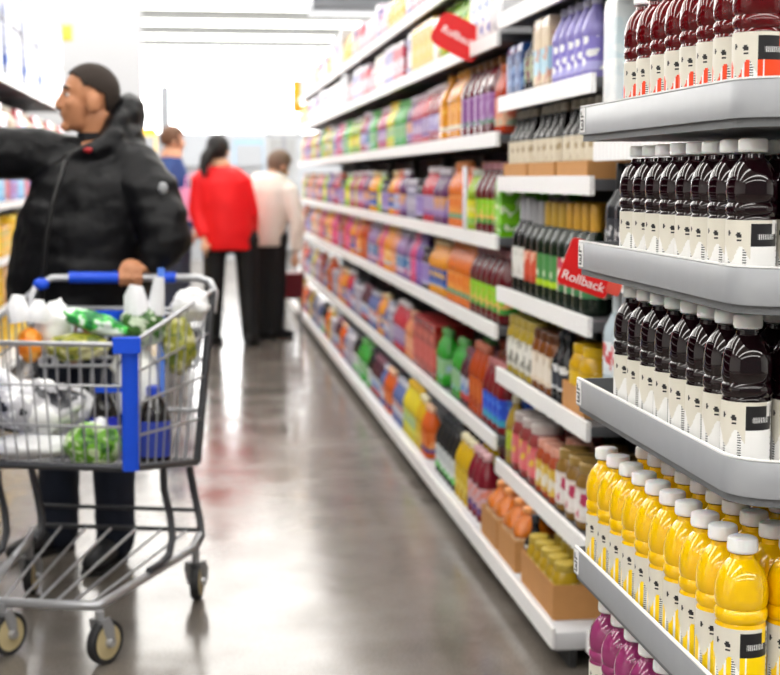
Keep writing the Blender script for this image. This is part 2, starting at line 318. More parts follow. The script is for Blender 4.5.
PR = dict(
 # wine bay
 purplewrap=spec('drink_bottle', .235, .082, '#8f86c8', '#dcdcf0', '#8a7fd0', '#b9b4ea', '#ffffff', 'purple bottle with white print'),
 palebox=spec('carton', .22, .10, '#cdb9a0', '#e0d2be', '#9fc7d8', '#d7c3a0', '#c4917a', 'tan and blue carton', .12),
 darksyrup=spec('sauce_bottle', .22, .075, '#1d1518', '#222222', '#a7ad8c', '#6f8a72', '#8d5668', 'dark bottle with sage label'),
 bluebox=spec('carton', .17, .115, '#1f3f78', '#2d4f8c', '#27508f', '#1b3a70', '#6f93c4', 'navy blue carton', .2),
 bluewhite=spec('carton', .2, .07, '#eef2f8', '#e0e6f0', '#f2f5fa', '#2b5ec0', '#dbe6f6', 'white carton with blue band', .15),
 sauce=spec('sauce_bottle', .225, .078, '#16100e', '#d9d2c4', '#e4d9c3', '#d6c7ab', '#b7a27f', 'dark sauce bottle with cream label'),
 goldfoil=spec('wine_bottle', .31, .085, '#142016', '#d8a438', '#c5405a', '#3f7d4e', '#e9e2d0', 'gold foiled bottle'),
 limefoil=spec('wine_bottle', .31, .085, '#12200f', '#c9a23a', '#4f8f4f', '#b5d62c', '#dfeecb', 'gold foiled bottle with lime collar'),
 whitelab=spec('wine_bottle', .32, .085, '#10120f', '#b9b9bd', '#e8e6e1', '#dcdad5', '#c9c6c0', 'black wine bottle with white label'),
 redlab=spec('wine_bottle', .31, .085, '#15190f', '#a4a4a8', '#d2543c', '#b9432e', '#f0b8a0', 'black wine bottle with red label'),
 yellowjar=spec('jar', .19, .105, '#d3a512', '#e2b81c', '#e4be2a', '#caa01c', '#f3e7b5', 'yellow jar'),
 olivejar=spec('jar', .2, .09, '#a8902a', '#b6a04a', '#eceae2', '#dedbd0', '#8d8a80', 'olive jar with white label'),
 brownjar=spec('jar', .19, .085, '#7d4416', '#5a3218', '#efe4d6', '#e3d3bf', '#bda88c', 'brown jar with cream label'),
 darkbottle=spec('sauce_bottle', .21, .07, '#17191c', '#2c2e33', '#3b3f48', '#c9ccd2', '#e9e9ea', 'black bottle with pale band'),
 pinkjar=spec('jar', .2, .12, '#8c3a3a', '#d3c8c4', '#e4747c', '#d9626c', '#ecc33a', 'red jar with pink label'),
 redjar=spec('jar', .17, .08, '#a8492a', '#e0a08c', '#efe7d8', '#c9a23a', '#d9b64a', 'russet jar with cream label'),
 tanjar=spec('jar', .19, .11, '#86632c', '#a8884a', '#eee8e4', '#e2d8d2', '#b7355a', 'tan jar with white and crimson label'),
 goldenoil=spec('drink_bottle', .24, .075, '#a98f3c', '#e8e4c8', '#b3c62e', '#9a8a4c', '#c8d86a', 'golden bottle with lime label'),
 orangejug=spec('juice_jug', .25, .12, '#c86a10', '#e8a060', '#d8b48a', '#caa070', '#e9cfae', 'amber jug with tan label'),
 smalljar=spec('jar', .15, .075, '#a98a1e', '#b9a040', '#d8c46a', '#bfa53a', '#ece0a8', 'small mustard yellow jar'),
 # long run
 limecarton=spec('carton', .2, .1, '#74c21c', '#5fae18', '#7ccc1e', '#5ca81c', '#e2f2cf', 'lime green carton', .14),
 limered=spec('juice_bottle', .265, .1, '#5a1018', '#b98088', '#8fcf1e', '#3f9a3a', '#f0b86a', 'crimson bottle with lime label'),
 yellowgreen=spec('drink_bottle', .24, .085, '#96b81c', '#c9cfc0', '#e6e21e', '#58b43a', '#f4f0a0', 'lime and yellow bottle'),
 blueorange=spec('juice_bottle', .25, .1, '#d0583a', '#e8a08a', '#b4c3dc', '#8ba6cc', '#d86a5a', 'coral bottle with pale blue label'),
 orangeb=spec('juice_bottle', .275, .1, '#d66a10', '#d6905a', '#e2781a', '#5a9a7a', '#f0b050', 'orange bottle with teal trim'),
 purpleb=spec('juice_bottle', .25, .095, '#5d2f5c', '#e9e2ec', '#a993c4', '#8a6fae', '#d8a070', 'plum bottle with lilac label'),
 redwhite=spec('juice_bottle', .26, .1, '#b41c34', '#e6dfe2', '#a997c0', '#a8243e', '#6a60a8', 'red bottle with white label'),
 blackp=spec('jar', .2, .1, '#1a161f', '#2a2430', '#9a86c6', '#b7add6', '#5a4a9a', 'black jar with violet label'),
 skyorange=spec('juice_bottle', .25, .1, '#e0871c', '#f0c070', '#f0a83a', '#b9d2e2', '#fbe0a8', 'amber bottle with sky blue label'),
 greenyel=spec('pouch', .24, .13, '#86b832', '#a8cc5a', '#c9d63a', '#6fae3a', '#f2d23a', 'green and yellow bag', .09),
 darkredjug=spec('juice_jug', .29, .13, '#5c0f1c', '#8a5a2a', '#8a4a94', '#3f7a5a', '#b08ac0', 'dark red jug with purple label'),
 orangejug2=spec('juice_jug', .29, .125, '#d3860c', '#e2a648', '#e8980e', '#f2ead8', '#f4c04a', 'orange juice jug with white side'),
 orangered=spec('drink_bottle', .25, .08, '#b23a1c', '#c8602a', '#d8735a', '#9fb09a', '#e0b090', 'rust red bottle with grey label'),
 lilacred=spec('juice_bottle', .265, .1, '#8c1228', '#e2d6e0', '#9c8cc4', '#a02440', '#d0cce8', 'ruby bottle with lilac label'),
 pinkwhite=spec('juice_bottle', .25, .1, '#a83a58', '#dccad4', '#c4aecb', '#bc4070', '#7a58a4', 'pink bottle with pale label'),
 whitestripe=spec('carton', .3, .12, '#f3f4f6', '#e6e8ee', '#f6f7f9', '#f1f3f6', '#2a63c4', 'white carton with blue streaks', .16),
 greybox=spec('carton', .28, .11, '#c4c4c8', '#b4b4b8', '#cfcfd3', '#bdbdc2', '#e8e8ea', 'light grey carton', .16),
 yellowbox=spec('carton', .22, .16, '#f2b70c', '#e0a408', '#f6be10', '#f2b40a', '#b8c86a', 'bright yellow carton', .18),
 redtop=spec('carton', .2, .12, '#d3c4d0', '#e8e0ea', '#e6dfe8', '#c8324a', '#d83a4e', 'white and red carton', .16),
 lavbox=spec('carton', .21, .12, '#ddd3e2', '#f0eaf2', '#e2dbe8', '#8a7fb8', '#c2b6d6', 'lavender carton', .16),
 palepink=spec('pouch', .2, .15, '#ecd2da', '#f4e4ea', '#f0dce2', '#e4a8b8', '#d84a6a', 'pale pink bag', .1),
 yellowbag=spec('pouch', .22, .16, '#f2b21c', '#f6ca5a', '#f4b41a', '#f09a1c', '#fbe6b0', 'golden yellow bag', .1),
 creambox=spec('carton', .2, .13, '#e8dccb', '#f2eadf', '#e9dccb', '#d9c8b2', '#f6efe6', 'cream carton', .16),
 goldblue=spec('juice_bottle', .245, .1, '#dd8f14', '#ecd6a8', '#2a4fa4', '#4a86d0', '#f0c050', 'gold bottle with navy label'),
 violet=spec('juice_bottle', .25, .09, '#6a4a94', '#8a70b0', '#8a66bc', '#6a4aa0', '#a98ad6', 'violet bottle'),
 magenta=spec('juice_bottle', .25, .09, '#c43a70', '#e88aae', '#e2508a', '#d0386e', '#f2a0c0', 'magenta bottle'),
 bluepink=spec('juice_bottle', .24, .1, '#8a6a9a', '#c9c0d0', '#3f7ab0', '#e05a9a', '#e6dcea', 'blue and pink labelled bottle'),
 blueredb=spec('drink_bottle', .25, .085, '#7c1c22', '#d88a8a', '#2a4fd0', '#3aa0c0', '#4a86e8', 'red bottle with blue label'),
 amberb=spec('drink_bottle', .28, .09, '#b4420c', '#d8846a', '#c85a1a', '#a83a0e', '#d87a3a', 'burnt orange bottle'),
 tricolour=spec('drink_bottle', .23, .09, '#4a1a2a', '#8a5a6a', '#c6cfdc', '#c23a3a', '#5a8ed0', 'maroon bottle with blue and white label'),
 greenb=spec('juice_bottle', .25, .095, '#2f9a2a', '#6fb46a', '#8fc08a', '#3aae2a', '#a9c8d8', 'green bottle with pale label'),
 redpanel=spec('carton', .25, .16, '#8f1a1c', '#b03a3a', '#c83a3a', '#9a1c1e', '#d86a5a', 'deep red carton', .18),
 peach=spec('juice_bottle', .24, .1, '#d8865a', '#eec0a0', '#e8a27a', '#d06a4a', '#f0d0b0', 'peach coloured bottle'),
 yellowoil=spec('drink_bottle', .25, .085, '#c9a40e', '#efe6c4', '#d8b81c', '#c09a10', '#e8d86a', 'yellow oil bottle'),
 blackgreen=spec('drink_bottle', .25, .09, '#14161a', '#2a2c30', '#c9ced0', '#6fce6a', '#e4e8e8', 'black bottle with white and green label'),
 purplered=spec('drink_bottle', .25, .085, '#7a1a2a', '#e0b4ba', '#d8b0b8', '#5a3a80', '#e08a7a', 'wine red bottle with purple label'),
 orangepur=spec('drink_bottle', .23, .08, '#d05a1c', '#f0c8a8', '#d86a2a', '#4a3a80', '#e89a5a', 'orange bottle with indigo spot'),
 limeyel=spec('juice_bottle', .26, .1, '#d3c21a', '#e0b41c', '#c8d83a', '#e0d41e', '#a8c8a0', 'lemon yellow bottle'),
 bluewhiteb=spec('drink_bottle', .22, .09, '#5a6aa0', '#c9c9d8', '#d8dcea', '#3f6ab0', '#c85a4a', 'blue and white bottle'),
 greycan=spec('canister', .2, .1, '#9a94a4', '#c6c2cc', '#b4aec0', '#8a86a0', '#d8d4e0', 'grey lilac tub'),
 # facing aisle
 paper=spec('carton', .4, .3, '#b2b4c2', '#a6a8b8', '#c4c6d2', '#9aa2be', '#7c88b4', 'large white bulk pack', .38),
 paperblue=spec('carton', .42, .28, '#c2c6d2', '#aeb6cc', '#3a5eb8', '#c9cfe0', '#d2d8ea', 'large white bulk pack with blue ends', .38),
 orangecase=spec('carton', .3, .3, '#c98a2a', '#b87a20', '#d0922e', '#c0801c', '#e0b060', 'ochre bulk carton', .35),
 yellowtub=spec('canister', .28, .16, '#f0c40c', '#f4d23a', '#f4c80e', '#eab80a', '#f8e27a', 'yellow tub'),
 purplebox=spec('carton', .24, .14, '#8a4aa0', '#a06ab4', '#8f4fa8', '#4a70c8', '#c890d0', 'purple carton', .16),
 cyanbox=spec('carton', .22, .14, '#3aa0d8', '#6abce8', '#3fa6dc', '#2a80c4', '#a8dcf4', 'sky blue carton', .16),
 creamb=spec('juice_bottle', .27, .12, '#a89478', '#d8d0c4', '#b09470', '#c2ae90', '#7a5238', 'cream bottle'),
 redbox=spec('carton', .26, .14, '#b81c34', '#d04a5a', '#bc2038', '#a01428', '#d86a7a', 'crimson carton', .16),
 # behind the display
 whitecarton=spec('carton', .37, .115, '#f4f6f8', '#e8ecf0', '#f7f9fa', '#dfeaf0', '#eef3f6', 'tall white carton', .2),
 printjug=spec('drink_bottle', .36, .14, '#a9c4c8', '#e2e2e2', '#c3d8dc', '#d0604e', '#2f64bc', 'clear jug with bright spots'),
 blacksport=spec('wine_bottle', .29, .082, '#222327', '#1a1a1d', '#3a3c42', '#b43a40', '#e2e2e4', 'black bottle with red ring'),
 water=spec('wine_bottle', .29, .075, '#b9c8d0', '#d8e2e8', '#e9eef2', '#dfe7ec', '#d2545a', 'clear water bottle with white label'),
)

# ------------------------------------------------------------------ shelving
strip_m = hash_mat('price_strip', '#fdfdfd', '#f0eef0', 9, 'Y', .15)
shelf_m = mat('shelf_metal', '#55565a', .45, .2); back_m = mat('back_panel_dark', '#2c2b2d', .7); kick_m = mat('kick_plate', '#2a2a2b', .6); upr_m = mat('upright_grey', '#6a6b6e', .5, .3)
base_m = mat('base_deck', '#c9c9cc', .45)
def bay(X, y0, y1, zs, side, label, top, deep=.09):
    """gondola bay whose shelf edges stand at X; side=+1 opens towards -X (right run)"""
    t = thing('shelving_bay', label, 'shelving', (X, y0, 0), 0, 'gondola shelving bays')
    L = y1-y0; s = side
    def bx(mb, a, b):
        lo = [min(a[0]*s, b[0]*s), a[1], a[2]]; hi = [max(a[0]*s, b[0]*s), b[1], b[2]]; return mb.box(lo, hi)
    bx(MB(), (.46, 0, .05), (.48, L, top)).build('back_panel', back_m, t, smooth=False)
    for y in (.0, L-.03): bx(MB(), (.42, y, 0), (.46, y+.03, top)).build('upright', upr_m, t, smooth=False)
    b = bx(MB(), (-deep, .002, zs[0]-.05), (.46, L-.002, zs[0])).build('base_deck', base_m, t, bevel=.004)
    bx(MB(), (-deep-.01, .002, zs[0]-.045), (-deep-.001, L-.002, zs[0]+.012)).build('price_strip', strip_m, b, smooth=False)
    bx(MB(), (-deep+.04, .002, 0), (-deep+.06, L-.002, zs[0]-.05)).build('kick_plate', kick_m, t, smooth=False)
    for z in zs[1:]:
        sh = bx(MB(), (.002, .004, z-.03), (.46, L-.004, z)).build('shelf', shelf_m, t, bevel=.003)
        mb = MB(); bx(mb, (-.012, .004, z-.042), (.001, L-.004, z+.01)); mb.build('price_strip', strip_m, sh, smooth=False)
    return t
BAYN, BAYM = [], []
ZN = [.1, .345, .67, .955, 1.335, 1.605, 1.885]
ZM = [.1, .42, .815, 1.13, 1.49, 1.835, 2.12]
XR = 1.05
Z0 = [.1, .45, .78, 1.1, 1.425, 1.86]
bay(XR, 2.7, 3.74, Z0, 1, 'shelving bay hidden behind the tray display of drinks', 2.2, deep=.0)
bay(XR, 3.76, 4.97, ZN, 1, 'shelving bay holding the wine bottles and jars', 2.2)
NM = 8
for i in range(NM):
    bay(XR, 4.98+1.22*i, 4.98+1.22*(i+1), ZM, 1, 'juice shelving bay, %s in the run past the wine' % ORD[i], 2.4)
ZL = [.1, .43, .77, 1.16, 1.6, 2.06]
SHN = ['bottom', 'sixth', 'fifth', 'fourth', 'third', 'second', 'top']   # counted from the top
SEQ = {}
def stock(items, y0, y1, z, bayname, shelf, X=XR, side=1, rows=1, detail=True, inset=.012, rot=True):
    """fill a shelf from its near end"""
    y = y0+.025; out = []
    zz = [q for q in (ZL if side == -1 else Z0 if y0 < 3.7 else ZN if y0 < 4.9 else ZM) if q > z+.02]; room = zz[0]-z-.048 if zz else 9
    for key, n in items:
        sp = PR[key]; w = sp['w']*1.04; sp_d = sp['d']
        if side == 1: n_fit = n
        for k in range(n):
            if y+w > y1-.01: break
            for r in range(rows):
                out.append((key, Vector((X+side*(inset+sp_d/2+r*(sp_d+.01)), y+w/2, z+.001)), r))
            y += w
    tot = {}
    for key, p, r in out: tot[(key, r)] = tot.get((key, r), 0)+1
    cnt = {}
    for key, p, r in out:
        k = (key, r); cnt[k] = cnt.get(k, 0)+1; sp = PR[key]
        if tot[k] == 1: o_ = 'only one'
        else: o_ = '%s of %s' % (ORD[cnt[k]-1], CNT[tot[k]-1])
        lab = '%s, %s%s, %s shelf, %s' % (sp['desc'], o_, ' behind' if r else '', shelf, bayname)
        put(key, p, lab, '%s kind' % sp['desc'], rz=(0 if side == 1 else pi)+rnd.uniform(-.12, .12)*(.15 if sp['kind'] == 'carton' else 1), detail=detail, room=room)
    return y
def case(y0, y1, x0, x1, z, h, label):
    """open cardboard display case"""
    t = thing('cardboard_case', label, 'cardboard box', ((x0+x1)/2, (y0+y1)/2, z+.0015), 0, 'cardboard display cases')
    dx, dy, w = (x1-x0)/2, (y1-y0)/2, .003; m = mat('cardboard', '#c08a52', .8, nz=.12, nscale=20)
    MB().box((-dx, -dy, 0), (dx, dy, w)).build('bottom', m, t, smooth=False)
    for n, a, b in (('front_panel', (-dx, -dy, w), (-dx+w, dy, h)), ('rear_panel', (dx-w, -dy, w), (dx, dy, h*1.15)), ('side_panel', (-dx+w, -dy, w), (dx-w, -dy+w, h)), ('side_panel', (-dx+w, dy-w, w), (dx-w, dy, h))):
        MB().box(a, b).build(n, m, t, smooth=False)
    return t
def grid_in_case(key, y0, n, m, x0, z, where, gap=.004, h=.09, wl=''):
    sp = PR[key]; w = sp['w']+gap
    lab = 'cardboard case of %ss, %s' % (sp['desc'].split(' with')[0], where)
    case(y0, y0+n*w+.012, x0, x0+m*w+.012, z, h, lab)
    for j in range(m):
        for i in range(n):
            put(key, (x0+.006+w*(j+.5), y0+.006+w*(i+.5), z+.006), '%s, %s along, %s row, case %s' % (sp['desc'], ORD[i], ORD[j], where), sp['desc']+' kind', rz=rnd.uniform(-.1, .1), room=.19 if z < .3 else .24)
    return y0+n*w+.016
W = 'wine bay'
yN = 3.86
stock([('purplewrap', 5), ('palebox', 2), ('darksyrup', 2), ('bluebox', 3), ('bluewhite', 1)], yN+.02, 4.95, ZN[5], W, SHN[5])
y = yN+.02
for i, wh in enumerate(('third shelf wine bay, start', 'third shelf wine bay, middle', 'third shelf wine bay, end')):
    y = grid_in_case('sauce', y, 4, 2, XR+.012, ZN[4], wh, h=.05)+.03
stock([('goldfoil', 4), ('limefoil', 3), ('redlab', 2), ('whitelab', 3)], yN, 4.95, ZN[3], W, SHN[3], rows=2)
y = grid_in_case('yellowjar', yN+.02, 2, 2, XR+.01, ZN[2], 'fifth shelf wine bay', h=.08)
stock([('darkbottle', 2), ('brownjar', 3), ('olivejar', 4)], y, 4.95, ZN[2], W, SHN[2], rows=2)
stock([('tanjar', 3), ('redjar', 3), ('pinkjar', 3), ('goldenoil', 2)], yN, 4.95, ZN[1], W, SHN[1], rows=2)
y = grid_in_case('smalljar', yN+.01, 5, 3, XR-.07, ZN[0], 'bottom shelf wine bay, start', h=.1)
y = stock([('darkbottle', 1)], y-.02, 4.95, ZN[0], W, SHN[0], inset=-.05)
y = grid_in_case('orangejug', y+.01, 2, 2, XR-.07, ZN[0], 'bottom shelf wine bay, middle', h=.1)
y = grid_in_case('orangejug', y+.02, 2, 2, XR-.07, ZN[0], 'bottom shelf wine bay, end', h=.1)
# long run, first two bays from the photograph
b1 = [
 [('purplered', 3), ('yellowoil', 3), ('blackgreen', 5)],
 [('blueredb', 4), ('amberb', 3), ('tricolour', 2), ('greenb', 2)],
 [('limered', 6), ('orangeb', 5)],
 [('limecarton', 1), ('limered', 4), ('yellowgreen', 2), ('blueorange', 1), ('orangeb', 3)],
 [('orangered', 2), ('darkredjug', 5), ('orangejug2', 2)],
 [('greybox', 2), ('whitestripe', 3), ('greenyel', 4)],
 [],
]
b2 = [
 [('orangepur', 2), ('yellowoil', 2), ('limeyel', 4), ('bluewhiteb', 4)],
 [('greenb', 2), ('redpanel', 4), ('peach', 3)],
 [('goldblue', 4), ('blackp', 2), ('violet', 2), ('magenta', 2), ('bluepink', 2)],
 [('purpleb', 3), ('redwhite', 3), ('blackp', 2), ('greycan', 4)],
 [('orangejug2', 1), ('lilacred', 3), ('redwhite', 2), ('pinkwhite', 3), ('purpleb', 2)],
 [('greenyel', 1), ('creambox', 1), ('yellowbox', 4), ('lavbox', 2)],
 [('redtop', 3), ('palepink', 4), ('lavbox', 2)],
]
for bi, spc in ((0, b1), (1, b2)):
    for si, it in enumerate(spc):
        stock(it, 4.98+1.22*bi, 4.98+1.22*(bi+1), ZM[si], '%s juice bay' % ORD[bi], SHN[si], rows=2 if si in (0, 1, 2, 3) and bi == 0 else 1, inset=-.06 if si == 0 else .012)
pal = [
 ['bluewhiteb', 'limeyel', 'greenb', 'tricolour', 'orangepur', 'blackgreen', 'greycan', 'yellowoil'],
 ['peach', 'bluewhiteb', 'greycan', 'limeyel', 'redwhite', 'amberb', 'goldblue', 'tricolour'],
 ['goldblue', 'bluepink', 'blackp', 'peach', 'skyorange', 'amberb', 'magenta', 'greycan'],
 ['skyorange', 'yellowgreen', 'purpleb', 'goldblue', 'violet', 'pinkwhite', 'blueorange', 'blackp'],
 ['pinkwhite', 'yellowgreen', 'greenb', 'lilacred', 'purpleb', 'bluepink', 'limeyel', 'magenta'],
 ['lavbox', 'redtop', 'creambox', 'palepink', 'bluewhite', 'greybox', 'yellowbox'],
 ['yellowbag', 'palepink', 'creambox', 'lavbox', 'redtop', 'greybox'],
]
for bi in range(2, NM):
    for si in range(7):
        ks = pal[si][:]; rnd.shuffle(ks)
        it = [(k, rnd.choice((2, 3, 4))) for k in ks[:5]]
        if bi == 2 and si == 6: it = [('yellowbag', 4), ('palepink', 2), ('lavbox', 2)]
        if bi == 2 and si == 5: it = [('redtop', 3), ('lavbox', 3), ('creambox', 3)]
        stock(it, 4.98+1.22*bi, 4.98+1.22*(bi+1), ZM[si], '%s juice bay' % ORD[bi], SHN[si], detail=bi < 3, inset=-.06 if si == 0 else .012)
# bay behind the display
D = 'bay behind the display'
stock([('printjug', 3), ('whitecarton', 1)], 3.158, 3.76, 1.425, D, 'second', rot=False)
stock([('blacksport', 8)], 3.02, 3.75, 1.1, D, 'third')
stock([('water', 8)], 3.08, 3.75, .78, D, 'fourth')
# facing aisle on the far side
XL = -1.35
for i in range(5):
    y0 = 9.9+1.22*i
    bay(XL, y0, y0+1.22, ZL, -1, 'shelving bay past the man in black, %s in its run' % ORD[i], 2.5)
    lb = '%s bay past the man' % ORD[i]
    rows = [
     [('yellowtub', 7)], [('yellowtub', 4), ('orangecase', 1)], [('yellowtub', 4), ('yellowbox', 3)],
     [('purplebox', 3), ('cyanbox', 3), ('redbox', 2)], [('creamb', 4), ('redbox', 2), ('bluewhite', 4)],
     [('orangecase', 1), ('paperblue', 1), ('paper', 1)] if i == 0 else [('paperblue', 1), ('paper', 2), ('paperblue', 1)]]
    for si, it in enumerate(rows):
        if i > 2 and si < 3: continue
        stock(it, y0, y0+1.22, ZL[si], lb, ['bottom', 'fifth', 'fourth', 'third', 'second', 'top'][si], X=XL, side=-1, detail=False, inset=.012)
    for k, key in enumerate(('paper', 'paperblue', 'paper')):
        put(key, (XL-.215, y0+.2+.36*k, ZL[5]+.435), '%s, upper layer %s, %s' % (PR[key]['desc'].replace('large ', ''), ORD[k], lb), 'bulk packs on top', rz=pi, detail=False)

for i in range(6):
    y0 = 9.9-1.22*(i+1)
    bay(XL, y0, y0+1.22, ZL, -1, 'shelving bay the man reaches for, %s before the white bulk packs' % ORD[i], 2.5)
# ------------------------------------------------------------------ tray display with the drink bottles
def drink(colname, liquid, panel, lowcol, tr=.25):
    body = MB().lathe([(.028, 0), (.034, .003), (.037, .01), (.0365, .014), (.0365, .112), (.0345, .117), (.0375, .121), (.038, .127), (.0375, .132), (.0345, .136), (.0375, .141), (.038, .152), (.0372, .165), (.034, .178), (.028, .189), (.0215, .196), (.0175, .2), (.0165, .206)], 40).mesh('drink_bottle', mat('drink_'+colname, liquid, .05, coat=.45 if colname in ('yellow', 'pink') else .3, trans=tr))
    cap = MB(); n = 48; rings = []
    for z, r, q in ((.2085, .0205, 0), (.2115, .0217, 0), (.212, .0212, .0006), (.2245, .021, .0006), (.2268, .02, 0), (.228, .0175, 0)):
        rings.append([Vector(((r+(q if i % 2 else 0))*cos(2*pi*i/n), (r+(q if i % 2 else 0))*sin(2*pi*i/n), z)) for i in range(n)])
    cap.loft(rings); cm = cap.mesh('cap', mat('cap_frost', '#efeeee', .4, sss=.15))
    # wrap-around label: printed panels follow the bottle's angle
    mats = [mat('label_cream', '#ddd8cb', .4), mat('label_low_'+colname, lowcol, .35), mat('label_black', '#1d1c1f', .4), hash_mat('label_print', '#f1f1ef', '#2a2a2c', 90, 'Z', .45),
            mat('label_white', '#f2f1ef', .4), hash_mat('label_word', '#1d1c1f', '#e8e8e8', 110, 'X', .4), mat('label_'+colname, panel, .35), hash_mat('label_table', '#ecebe9', '#8f8f90', 34, 'Z', .14)]
    L = MB(); n, zs = 120, [.012+.1*k/40 for k in range(41)]; r = .0371; v = []; f = []; mi = []
    for z in zs:
        for i in range(n): a = 2*pi*i/n; v.append((r*cos(a), r*sin(a), z))
    for k in range(40):
        for i in range(n):
            j = (i+1) % n; f.append((k*n+i, k*n+j, (k+1)*n+j, (k+1)*n+i))
            a = (math.degrees(2*pi*(i+.5)/n)-270+540) % 360-180     # 0 faces the front, negative is the aisle side
            a = a-14; h = k/40
            if -38 < a < 38:
                s = 0 if h > .93 else (2 if h > .62 else (4 if -27 < a < -22 else 6))
                if .7 < h < .8 and -24 < a < 22: s = 5
                if h > .78 and 16 < a < 32: s = 6
            elif 38 <= a < 92: s = 4 if h > .92 or a > 86 or h < .06 else 7
            elif 92 <= a < 100: s = 2
            elif a < 0:
                q = -a; fl = .5+.11*sin(q/9+1.2)
                if h > fl:
                    s = 0
                    if ((q-66)/7)**2+((h-.77)/.035)**2 < 1 or (56 < q < 73 and .655 < h < .675) or (58 < q < 70 and .69 < h < .705) or ((q-94)/4)**2+((h-.8)/.05)**2 < 1: s = 2
                else: s = 3 if 46 < q < 56 or 88 < q < 97 or 126 < q < 136 else (4 if 38 <= q < 46 or 68 < q < 73 or 97 <= q < 104 or q > 136 else 1)
            else: s = 4 if h < .5 else 0
            mi.append(s)
    L.v = v; L.f = f; L.m = mi
    return body, cap_fix(cm), L.mesh('label', mats)
def cap_fix(m): return m
TX, TY0, TY1 = .7055, 1.80, 2.63
tray_m = mat('tray_grey', '#97999d', .38, .15, nz=.06, nscale=30); tray_in = mat('tray_inside', '#6f7174', .5)
def tray(z, label, tagged=True):
    """grey display tray, rim top at z, rounded corner towards the aisle"""
    t = thing('display_tray', label, 'display tray', (TX, TY0, z-.05), 0, 'grey display trays')
    Lx, Ly, r = 1.0, TY1-TY0, .075
    path = [(0, Ly), (0, r)] + [(r-r*cos(a), r-r*sin(a)) for a in [R(10*k) for k in range(1, 9)]] + [(r, 0), (Lx, 0)]
    def off(d):
        return [(d, Ly-0), (d, r)] + [(r-(r-d)*cos(a), r-(r-d)*sin(a)) for a in [R(10*k) for k in range(1, 9)]] + [(r, d), (Lx, d)]
    H, w = .05, .006; mb = MB(); o, i = off(0), off(w); n = len(o); rings = []
    for k in range(n):
        rings.append([Vector((o[k][0], o[k][1], 0)), Vector((o[k][0], o[k][1], H-.002)), Vector((o[k][0]+(i[k][0]-o[k][0])*.3, o[k][1]+(i[k][1]-o[k][1])*.3, H)), Vector((i[k][0], i[k][1], H)), Vector((i[k][0], i[k][1], 0))])
    mb.loft(rings); mb.build('rim', tray_m, t, ang=50)
    rim2 = MB(); rings = []
    for k in range(n):
        a, b = Vector((*o[k], H)), Vector((*i[k], H)); rings.append([a, b, b+Vector((0, 0, .0025)), a+Vector((0, 0, .0025))])
    rim2.loft(rings).build('rim_edge', mat('rim_white', '#f4f4f4', .35), t)
    fl = MB(); pts = off(w) + [(Lx, Ly)]
    fl.loft([[Vector((*p, -.012)) for p in pts], [Vector((*p, .004)) for p in pts]]).build('tray_floor', tray_in, t, smooth=False)
    MB().box((w, Ly-w, .004), (Lx, Ly, H)).build('back_rim', tray_in, t, smooth=False)
    MB().box((r+.02, -.0008, .001), (r+.0225, 0, H-.002)).build('front_seam', mat('seam_dark', '#5c5d60', .5), t, smooth=False)
    if tagged:
        g = MB().box((-.0015, Ly-.034, .004), (0, Ly-.004, H-.002)).build('shelf_tag', mat('tag_white', '#f2f2f2', .4), t, smooth=False)
        q = MB()
        for (y0, y1, z0, z1) in ((.006, .024, .008, .011), (.006, .009, .011, .024), (.006, .024, .024, .027), (.014, .018, .014, .021), (.006, .024, .031, .034), (.02, .023, .034, .042)):
            q.box((-.0022, Ly-.034+y0, z0), (-.0015, Ly-.034+y1, z1))
        q.build('tag_print', mat('ink', '#26262a', .5), g, smooth=False)
    return t
DR = [
 dict(z=1.468, n=8, cols=2, y=(1.9, 2.4), s=(.92, .98), d=('red', '#5e0208', '#f04a1c', '#f2481c', .1), desc='dark red drink bottle', tr='top tray'),
 dict(z=1.222, n=8, cols=3, y=(1.905, 2.41), s=(.92, .95), d=('plum', '#160207', '#f1f0ee', '#f3f2f0', .03), desc='plum coloured drink bottle', tr='tray below the red ones'),
 dict(z=.965, n=8, cols=4, y=(1.905, 2.43), s=(.92, 1.03), d=('purple', '#120206', '#f3f2f0', '#f1f0ee', .03), desc='deep purple drink bottle', tr='tray above the yellow ones'),
 dict(z=.642, n=10, cols=4, y=(1.905, 2.585), s=(.98, 1.07), d=('yellow', '#ffcb00', '#ffd800', '#ffd60a', .1), desc='yellow drink bottle', tr='yellow tray'),
 dict(z=.375, n=9, cols=3, y=(1.885, 2.55), s=(1, 1), d=('pink', '#a83c78', '#e8c8da', '#efdfe8', .25), desc='pink drink bottle', tr='lowest tray'),
]
for ti, T in enumerate(DR):
    tray(T['z'], ['grey display tray carrying dark red drink bottles', 'grey display tray of plum bottles below the red ones', 'grey display tray of purple bottles above the yellow ones', 'grey display tray full of yellow drink bottles', 'lowest grey display tray with pink drink bottles'][ti])
    b, c, l = drink(*T['d']); n = T['n']; ya, yb = T['y']; sr, sz = T['s'];
    for me_ in (b, c, l): me_.transform(Matrix.Diagonal((sr, sr, sz, 1)))
    st = (yb-ya)/(n-1); sx = .0785*sr
    for j in range(T['cols']):
        for i in range(n):
            o = link('drink_bottle', b); o.location = (TX+.0475+sx*j+rnd.uniform(-.0008, .0008), ya+st*i+(.02 if j == 0 and i == 0 else 0)*0, T['z']-.05+.0045); o.rotation_euler = (0, 0, rnd.uniform(-.22, .22) if (i or j) else .05)
            tag(o, '%s, %s back in the %s row, %s' % (T['desc'], ORD[i], ORD[j], T['tr']), 'bottle', T['desc']+'s')
            link('cap', c, o); link('wrap_label', l, o)
